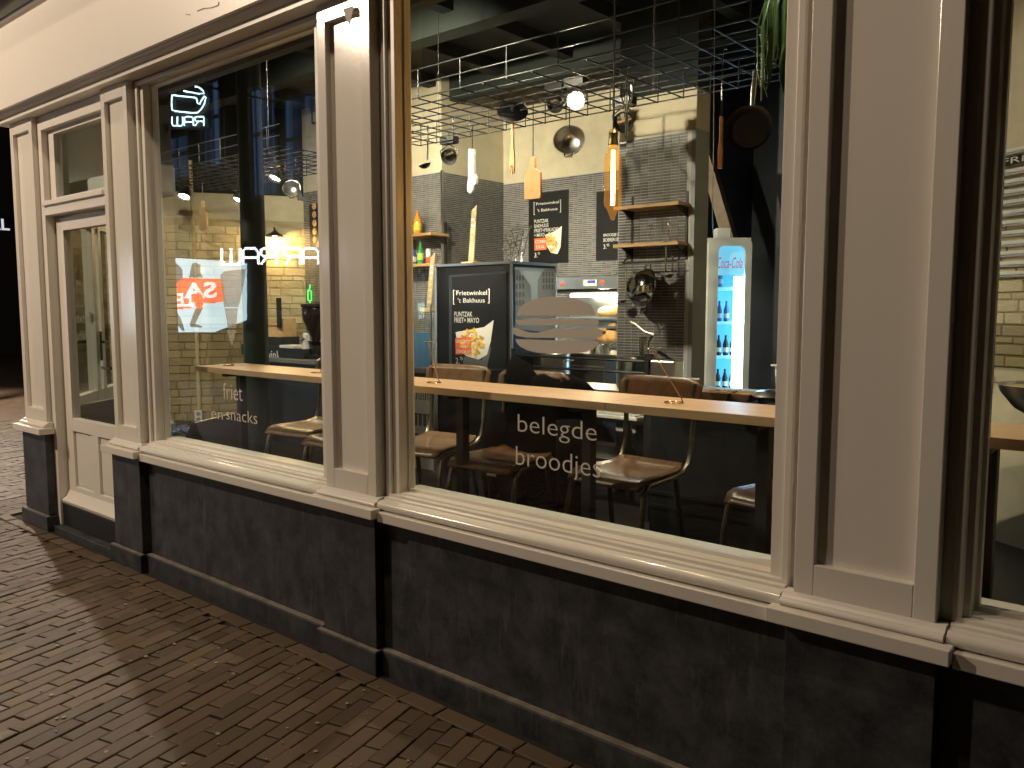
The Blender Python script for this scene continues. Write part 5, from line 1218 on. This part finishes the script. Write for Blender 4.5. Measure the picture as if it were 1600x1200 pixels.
MB().tube([(0,0,0.0),(0,0,-0.03)], 0.006, 8).build('loop', 'copper', t, True)
for k in range(6):
    a = k*math.pi/6; MB().tube([Vector((math.cos(a)*r_*s0, math.sin(a)*r_*s0, -z_*s0)) for r_, z_ in ((0.5,56),(4,45),(8.5,32),(9.5,22),(7,12),(2.5,9),(-2.5,9),(-7,12),(-9.5,22),(-8.5,32),(-4,45),(-0.5,56))], 0.0018, 5).build('whisk_wire', 'chrome', t, True)
MB().tube([(0,0,-54*s0),(0,0,-95*s0)], 0.0085, 10).build('handle', 'chrome', t, True)
hook_to(t, GZ-t.location.z)
t = hang('frying_pan', 'black frying pan hanging at the right of the middle window', 'frying pan', 1171, 202, 1.5, (R(84), R(0), R(18))); s0 = mpp(1171,202,1.5); r_ = 35*s0
MB().lathe([(0,-0.02),(0.80*r_,-0.02),(r_,0.022),(1.02*r_,0.024),(0.98*r_,0.022),(0.78*r_,-0.016),(0,-0.016)], 34).build('pan', 'black', t, True)
MB().tube([(0.10*r_,r_*0.98,0.018),(0.14*r_,1.5*r_,0.03),(0.20*r_,2.45*r_,0.045)], [0.009,0.012,0.010], 10).build('handle', 'steel', t, True)
q = hang('pan_hook', 'steel hook holding the frying pan', 'hook', 1180, 121, 1.5); hook_to(q, GZ-q.location.z, 'chrome', 0.003)

# ---- spotlights
def spot(u, v, y, lab, facing, power, aim, lit=True, r_=0.045, col_=WARM, cone=R(110), bright='lamp_face'):
    p = aty(u, v, y); f = Vector(facing).normalized()
    t = thing('spotlight', lab, 'spotlight', p, 0, 'black ceiling spotlights')
    MB().lathe([(0,-0.085),(r_*0.55,-0.08),(r_*0.8,-0.05),(r_*1.12,0.0),(r_*1.16,0.022),(r_*1.06,0.022),(r_*0.98,0.002),(r_*0.3,-0.03),(0,-0.03)], 20, (0,0,0), f).build('housing', 'black_metal', t, True)
    MB().lathe([(0,0.006),(r_*0.6,0.006),(r_*0.95,0.0),(r_*0.4,-0.02),(0,-0.025)], 18, (0,0,0), f).build('lens', bright if lit else 'chrome', t, True)
    side_ = f.cross(Vector((0,0,1))).normalized()
    MB().tube([side_*r_*1.2, side_*r_*1.3+Vector((0,0,r_*0.8)), Vector((0,0,r_*1.7)), -side_*r_*1.3+Vector((0,0,r_*0.8)), -side_*r_*1.2], 0.005, 6).build('yoke', 'black_metal', t, True)
    MB().box(-0.07,-0.03,r_*1.7,0.07,0.03,r_*1.7+0.05).build('driver_box', 'black_metal', t)
    MB().tube([(0,0,r_*1.7+0.05),(0,0,max(GZ-p.z, r_*1.7+0.08))], 0.007, 6).build('rod', 'black_metal', t, True)
    if power:
        l = point_light('spot_light', f*0.06, power, col_, 0.04, None, cone, f*0.06+(Vector(aim)-p), 0.5); l.parent = t
    return t
toward = lambda u, y: (CAM-aty(u,300,y)).normalized()
spot(900, 157, 2.0, 'brightly shining spotlight above the hanging steel bowl', Vector((0.52,-0.80,-0.28)), 70, (-1.6,0.2,0.9), True, 0.052, WARM, R(120), 'lamp_bright')
spot(868, 163, 2.25, 'spotlight left of the brightest lamp', Vector((0.3,-0.6,-0.6)), 0, None, False, 0.046)
spot(975, 190, 2.15, 'spotlight hanging behind the whisk', Vector((0.25,-0.75,-0.45)), 0, None, False, 0.055)
spot(702, 244, 2.25, 'spotlight between the black ladle and the oven mitt', Vector((0.4,-0.7,-0.5)), 0, None, False, 0.052)
spot(288, 306, 2.4, 'left shining spotlight in the left window', Vector((0.30,-0.42,-0.80)), 14, (-6.6,1.2,0.3), True, 0.06)
spot(372, 311, 2.4, 'shining spotlight left of the green column', Vector((0.10,-0.50,-0.80)), 14, (-6.0,1.5,0.3), True, 0.05)
spot(430, 277, 2.2, 'shining spotlight right of the green column', Vector((0.05,-0.45,-0.80)), 14, (-5.0,1.5,0.3), True, 0.055)
# added spotlights, out of view above the window heads, to light the interior
def added_spot(x, y, z, aim, power, lab, cone=R(80), col_=WARM):
    p = Vector((x, y, z)); f = (Vector(aim)-p).normalized()
    t = thing('added_spotlight', lab, 'spotlight', p, 0, 'added spotlights inside the front wall')
    MB().lathe([(0,-0.12),(0.035,-0.12),(0.045,-0.10),(0.05,0.02),(0.046,0.02),(0.04,-0.02),(0,-0.03)], 18, (0,0,0), f).build('housing', 'black_metal', t, True)
    MB().lathe([(0,-0.005),(0.036,-0.008),(0.036,-0.012),(0,-0.02)], 16, (0,0,0), f).build('lens', 'lamp_face', t, True)
    MB().tube([(0,0,0.03),(0,0,CZ-z-0.12)], 0.010, 8).build('stem', 'black_metal', t, True)
    l = point_light('spot_light', f*0.03, power, col_, 0.035, None, cone, Vector(aim)-p, 0.7); l.parent = t
added_spot(-4.7, 0.95, 3.5, (-5.2,5.0,2.0), 750, 'added spotlight aimed at the kitchen tiles')
added_spot(-3.7, 0.95, 3.5, (-4.8,4.5,1.3), 600, 'added spotlight aimed at the ovens', R(50))
added_spot(-3.5, 0.5, 3.12, (-3.05,3.05,1.75), 330, 'added spotlight aimed at the tiled pier')
added_spot(-5.7, 0.95, 3.5, (-7.0,4.0,2.0), 450, 'added spotlight aimed at the left tiles')
added_spot(-2.9, 1.1, 3.5, (-2.7,0.45,1.2), 110, 'added spotlight over the middle of the bar', R(75))
added_spot(-4.2, 1.1, 3.5, (-4.1,0.45,1.2), 60, 'added spotlight over the left end of the bar', R(75))
added_spot(-6.0, 0.95, 3.5, (-9.1,3.3,1.7), 170, 'added spotlight aimed at the left brick wall', R(60))
added_spot(-0.1, 0.95, 3.3, (-0.8,3.2,2.25), 150, 'added spotlight inside the right window', R(58))
added_spot(-3.7, 0.34, 3.3, (-3.8,0.27,0.8), 55, 'added spotlight just above the left window', R(100))
added_spot(-2.3, 0.34, 3.3, (-2.3,0.27,0.8), 60, 'added spotlight above the left half of the middle window', R(100))
added_spot(-1.2, 0.34, 3.3, (-1.2,0.27,0.8), 40, 'added spotlight above the right half of the middle window', R(100))
added_spot(0.1, 0.34, 3.3, (0.0,0.27,0.8), 55, 'added spotlight just above the right window', R(100))
# wall lamp on brick wall
a = atplane(428,372,p0,nw)+nw*0.20
t = thing('wall_lamp', 'small black shaded wall lamp glowing on the bricks right of the green column', 'lamp', a)
MB().lathe([(0.02,0.07),(0.05,0.05),(0.13,0.0),(0.12,0.0),(0.03,0.045),(0,0.045)], 20).build('shade', 'black', t, True); MB().tube([(0,0,0.07),(0,0,0.11),-nw*0.1+Vector((0,0,0.13)),-nw*0.195+Vector((0,0,0.10))], 0.008, 8).build('arm', 'black', t, True)
MB().lathe([(0,-0.01),(0.025,0.005),(0.02,0.035),(0,0.04)], 12).build('bulb', 'lamp_face', t, True)
l = point_light('wall_lamp_light', (0,0,-0.05), 26, (1.0,0.62,0.24), 0.03); l.parent = t

# ---- filament pendant over the bar
q = aty(957,345,0.55)
t = thing('pendant_bulb', 'long amber filament bulb hanging above the bar', 'lamp', q)
s0 = mpp(957,280,0.55)
MB().lathe([(0.0,0),(0.008,2*s0),(0.012,8*s0),(9*s0,18*s0),(13.5*s0,24*s0),(14*s0,32*s0),(13*s0,90*s0),(13*s0,97*s0),(11*s0,103*s0),(7*s0,110*s0),(5.5*s0,115*s0)], 24).build('glass', 'amber_glass', t, True)
fl_ = MB()
for k in range(6):
    a = k*math.pi/3; fl_.tube([(math.cos(a)*2.2*s0, math.sin(a)*2.2*s0, 24*s0), (math.cos(a)*2.6*s0, math.sin(a)*2.6*s0, 60*s0), (math.cos(a)*2.0*s0, math.sin(a)*2.0*s0, 108*s0)], 0.0022, 5)
    fl_.build('filament', 'filament', t, True); fl_ = MB()
MB().lathe([(8*s0,115*s0),(8.5*s0,118*s0),(7.5*s0,121*s0),(7.2*s0,132*s0),(8*s0,134*s0),(6*s0,139*s0),(2*s0,141*s0)], 18).build('socket', 'brass', t, True)
MB().tube([(0,0,141*s0),(0,0,CZ-q.z-0.125)], 0.004, 6).build('cord', 'black', t, True)
l = point_light('pendant_light', (0.0,0,62*s0), 10, (1.0,0.58,0.22), 0.02); l.parent = t

# ---- loose cable down to the fridge
m = MB().tube([aty(1117,-30,1.9), aty(1116,100,1.9), aty(1115,230,2.0), aty(1113,330,2.4), Vector(aty(1114,366,4.4))], 0.0025, 6).build('power_cable', 'grey_print', None, True); tag(m, 'pale cable hanging down to the top of the drinks fridge', 'cable')

# ---- hanging plant at the right edge
q = aty(1238,40,0.75)
t = thing('hanging_plant', 'trailing green plant in a white pot at the right edge of the middle window', 'plant', q)
MB().lathe([(0.05,0.0),(0.085,0.10),(0.09,0.14),(0.082,0.14),(0.075,0.12),(0,0.12)], 20, (0.03,0.02,0)).build('pot', 'white_plastic', t, True)
MB().tube([(0.03,0.02,0.14),(0.03,0.02,1.2)], 0.003, 6).build('cord', 'black', t, True)
rp = random.Random(11)
for k in range(46):
    a = rp.uniform(0, 6.28); L_r = rp.uniform(0.14, 0.40); out = rp.uniform(0.05, 0.10); w_ = rp.uniform(0.006, 0.011)
    c = Vector((0.03,0.02,0.13)); dx, dy = math.cos(a), math.sin(a)
    pts = [c+Vector((dx*0.05,dy*0.05,0.01)), c+Vector((dx*(0.05+out*0.7),dy*(0.05+out*0.7),0.02)), c+Vector((dx*(0.06+out),dy*(0.06+out),-L_r*0.35)), c+Vector((dx*(0.055+out),dy*(0.055+out),-L_r*0.8)), c+Vector((dx*(0.05+out)+rp.uniform(-.02,.02),dy*(0.05+out),-L_r))]
    sdv = Vector((-dy,dx,0)); nrm = Vector((dx,dy,0)); vs = []
    for i, p_ in enumerate(pts):
        ww = w_*(0.6,1,1.1,1.0,0.25)[i]; vs += [p_-sdv*ww, p_+nrm*0.004, p_+sdv*ww]
    MB().add(vs, [(3*i+j, 3*i+j+1, 3*i+4+j, 3*i+3+j) for i in range(4) for j in range(2)]).build('leaf', 'leaf', t, True, solid=0.002, auto=False)

# ---- white unit behind the pilaster, left window edge
q = aty(252,286,0.36)
t = thing('wall_unit', 'white rounded box fixed behind the pilaster between door and left window', 'wall unit', q)
a0 = aty(128,285,0.36).x-q.x; a1 = aty(274,285,0.36).x-q.x; hz = (aty(252,262,0.36).z-aty(252,310,0.36).z)/2
MB().prism([(x_,0,z_) for x_, z_ in rrect(a0,-hz,a1,hz,0.03)], (0,-0.105,0)).build('case', 'white_plastic', t, bevel=0.004)
MB().box(a0+0.1,-0.108,-hz+0.01,a1-0.05,-0.1055,-hz+0.03).build('grille', 'grey_print', t)

# ---- window 3: bowl on the bar
q = atz(1590,650,BZ)
t = thing('mixing_bowl', 'large steel bowl standing on the bar in the right window', 'bowl', (q.x+0.09, q.y+0.05, BZ))
MB().lathe([(0.07,0),(0.11,0.025),(0.15,0.075),(0.158,0.10),(0.165,0.101),(0.152,0.098),(0.10,0.03),(0,0.012)], 30).build('bowl', 'steel', t, True)
MB().lathe([(0.150,0.092),(0.10,0.094),(0,0.096)], 20).build('contents', 'olive_brick', t, True)
q = atplane(1543,590,pr,nr)+nr*0.03
t = thing('wall_hook', 'dark scroll hook on the olive bricks in the right window', 'hook', q)
MB().tube([Vector((0,0,0.12))+dr_*0.0, Vector((0,0,0.13))+dr_*0.03, Vector((0,0,0.10))+dr_*0.05, Vector((0,0,0.06))+dr_*0.02, dr_*0.05, Vector((0,0,-0.05))+dr_*0.03, Vector((0,0,-0.10))], 0.007, 6).build('scroll', 'black', t, True); MB().obox(Vector((0,0,-0.10))-nr*0.028, dr_, nr, (0,0,1), 0.02, 0.025, 0.22).build('plate', 'black', t)

# ================================================================== ACROSS THE STREET (seen in the glass)
YX = -7.2
opp = thing('opposite_building', 'dark brick building across the street with curtained upper windows', 'building', (-14, YX, 0))
def ob(x0,y0,z0,x1,y1,z1): return MB().box(x0+14,y0-YX,z0,x1+14,y1-YX,z1)
ob(-32,YX-0.5,0,9,YX,11).build('wall', 'facade_far', opp)
ob(-32,YX+0.001,3.15,9,YX+0.12,3.45).build('fascia', 'facade_far', opp)
GP = 0.131
def mir(u, v, yv=YX): p = aty(u, v, 2*GP-yv); return Vector((p.x, yv, p.z))     # place across the street whose reflection shows at a pixel
def curtain_window(u0, u1, v0, v1):
    a, b = mir(u0, v0, YX+0.02), mir(u1, v1, YX+0.02); c, d = mir(u1, v0), mir(u0, v1)
    x0, x1 = a.x, b.x; z1_, z0_ = (a.z+c.z)/2, (b.z+d.z)/2
    f = MB(); 
    for q in ((x0-0.08,z0_-0.08,x1+0.08,z0_),(x0-0.08,z1_,x1+0.08,z1_+0.08),(x0-0.08,z0_,x0,z1_),(x1,z0_,x1+0.08,z1_),(x0,(z0_*0.42+z1_*0.58)-0.03,x1,(z0_*0.42+z1_*0.58)+0.03)):
        f.box(q[0]+14,0.002,q[1],q[2]+14,0.10,q[3])
    w0 = f.build('window', 'mid_print', opp)
    n_ = 60; vs = []
    for i in range(n_+1):
        x_ = x0+(x1-x0)*i/n_; y_ = 0.022+0.018*math.sin(i*1.35)+0.008*math.sin(i*0.53)
        vs += [(x_+14,y_,z0_),(x_+14,y_,z1_)]
    MB().add(vs, [(2*i,2*i+1,2*i+3,2*i+2) for i in range(n_)]).build('curtain', 'curtain', w0, True, auto=False)
curtain_window(395, 438, 138, 305); curtain_window(446, 520, 150, 300); curtain_window(318, 350, 130, 260); curtain_window(262, 300, 215, 280)
# shop sign BAR RAW: letters as bent tubes
LET = {'R': [[(0,0),(0,1)],[(0,1),(0.75,1),(0.9,0.9),(0.9,0.62),(0.75,0.5),(0,0.5)],[(0.55,0.5),(0.9,0)]],
       'A': [[(0,0),(0,0.75),(0.2,1),(0.75,1),(0.9,0.85),(0.9,0)],[(0,0.42),(0.9,0.42)]],
       'W': [[(0,1),(0,0.2),(0.15,0),(0.95,0),(1.1,0.2),(1.1,1)],[(0.55,0.0),(0.55,1)]],
       'B': [[(0,0),(0,1),(0.7,1),(0.85,0.88),(0.85,0.62),(0.7,0.52),(0,0.52)],[(0.7,0.52),(0.9,0.4),(0.9,0.12),(0.75,0),(0,0)]]}
FH = Vector((F3.x, F3.y, 0)).normalized(); NP = CAM + FH*15.2
def mira(u, v):                              # the logo hangs on an angled bracket, square to this view in the glass
    p = atplane(u, v, NP, FH); return Vector((p.x, 2*GP-p.y, p.z))
ctr = mira(292, 170)
tt = thing('neon_logo', 'white neon whale logo with letters at the top of the left window glass', 'neon sign', ctr)
for pts in ([(254,150),(257,148.5),(262,149.5),(290,152.5),(293,155),(294,161),(297,163),(301,156),(305,150),(307,152),(305,162),(300,171),(294,176),(285,176.5),(258,173.5),(254,171),(253.5,160),(254,151)], [(290,135),(297,137),(302,141),(304.5,146),(296,146.5),(284,144.5),(272,142)]):
    MB().tube([mira(u+15, v)-ctr for u, v in pts], 0.014, 8).build('neon_tube', 'neon', tt, True)
x_ = 0.0
for c in 'RAW':
    for st_ in LET[c]: MB().tube([mira(319-(x_+px_)*15.4, 196.5-pz_*14.0)-ctr for px_, pz_ in st_], 0.013, 8).build('letter_stroke', 'neon', tt, True)
    x_ += {'W':1.1}.get(c, 0.9)+0.17
bd4 = [mira(u, v)-ctr+Vector((FH.x,-FH.y,0))*0.06 for u, v in ((264,130),(327,130),(327,201),(264,201))]
MB().prism(bd4, Vector((FH.x,-FH.y,0))*0.05).build('back_board', 'black', tt)
bk4 = (bd4[0]+bd4[1])/2+Vector((0,0,0.02)); MB().tube([bk4, Vector((bk4.x, YX-ctr.y, bk4.z))], 0.02, 8).build('bracket', 'black', tt, True)
NP2 = CAM + FH*14.2
def mirb(u, v): p = atplane(u, v, NP2, FH); return Vector((p.x, 2*GP-p.y, p.z))
ctr = mirb(436, 413)
tb = thing('lit_sign', 'white lit shop name mirrored in the left window', 'sign', ctr)
x_ = 0.0; sgn_w = sum({'W':1.1}.get(c, 0.9)+0.17 if c != ' ' else 0.36 for c in 'BAR RAW')-0.17
for c in 'BAR RAW':
    if c == ' ': x_ += 0.36; continue
    for st_ in LET[c]: MB().tube([mirb(526-(x_+px_)*179/sgn_w, 413-pz_*25.0)-ctr for px_, pz_ in st_], 0.022, 8).build('letter_stroke', 'sign_light', tb, True)
    x_ += {'W':1.1}.get(c, 0.9)+0.17
bk_ = Vector((FH.x,-FH.y,0))
for v_ in (391, 410): MB().tube([mirb(344,v_)-ctr+bk_*0.05, mirb(528,v_)-ctr+bk_*0.05], 0.012, 6).build('rail', 'black', tb, True)
for u_ in (350, 520): q = mirb(u_,400)-ctr+bk_*0.05; MB().tube([q, Vector((q.x, YX-ctr.y, q.z+0.1))], 0.018, 6).build('bracket', 'black', tb, True)
# shop screen with sale poster
sc_o = mir(318, 460, YX+0.1)
t = thing('sale_screen', 'bright shop screen with orange sale banner mirrored in the left window', 'screen', (sc_o.x, YX+0.1, sc_o.z))
def scr(name, mat, poly, k): return MB().prism([mir(u, v, YX+0.06+0.004*k)-t.location for u, v in poly], (0,-0.003,0)).build(name, mat, t)
scr('screen_picture', 'screen_glow', [(225,400),(386,410),(386,500),(335,519),(262,519),(225,505)], 0)
scr('banner', 'screen_red', [(275,443),(286,434),(349,436),(352,471),(330,474),(300,472),(298,482),(275,480)], 1)
scr('banner', 'screen_red', [(272,446),(287,446),(287,484),(272,482)], 2)
def mword(s, ur, ul, vt, vb, mat, k):
    a, b = mir(ur, vb, YX+0.06+0.004*k), mir(ul, vb, YX+0.06+0.004*k); zt_ = mir((ur+ul)/2, vt, YX+0.06+0.004*k).z; zb_ = (a.z+b.z)/2; m = MB()
    text_on(m, s, Vector((a.x, a.y+0.002, zb_))-t.location, (b.x-a.x,0,0), (0,0,zt_-zb_), 0, 0.03); m.build('lettering', mat, t)
mword('SA', 339, 288, 441, 466, 'screen_white', 3); mword('LE', 300, 276, 458, 479, 'screen_white', 3)
pc = mir(311.5, 470, YX+0.08); rc = 13*mpp(311,470,2*GP-YX)
MB().lathe([(0,0),(rc*0.98,0),(rc,0.004),(0,0.005)], 24, pc-t.location, (0,1,0)).build('badge', 'screen_red', t)
for poly in ([(253,402),(262,398),(285,420),(286,434),(272,446),(256,440),(250,420)], [(300,412),(306,410),(314,414),(313,424),(318,434),(296,434)], [(306,482),(318,480),(311,494),(305,506),(317,510),(315,512),(298,511),(297,505)], [(266,482),(274,482),(284,500),(289,517),(285,517),(272,500)]):
    scr('model_print', 'screen_grey', poly, 4)
# ================================================================== FAR STREET, left of the corner
far = thing('far_building', 'dark unlit building at the end of the street on the far left', 'building', (-30, 6, 0))
MB().box(-8,-10,0,0,16,10).build('wall', 'facade_far', far)
for j in range(3):
    for i in range(6):
        f = MB().box(0.002,-8.5+i*3.6,1.0+j*3.0,0.06,-6.9+i*3.6,2.9+j*3.0).build('window', 'mid_print', far); MB().box(0.061,-8.4+i*3.6,1.1+j*3.0,0.07,-7.0+i*3.6,2.8+j*3.0).build('pane', 'black', f)
d_ = ray(-34, 357); q = CAM+d_*((-29.8-CAM.x)/d_.x)
t = thing('far_sign', 'small pale letter sign glowing at the far left edge', 'sign', q)
m = MB(); text_on(m, 'BAL', (0,0,0), (0,0.9,0), (0,0,0.36), 0, 0.02); m.build('lettering', 'far_light', t); MB().box(-0.12,-0.1,-0.08,-0.02,1.0,0.46).build('board', 'black', t)
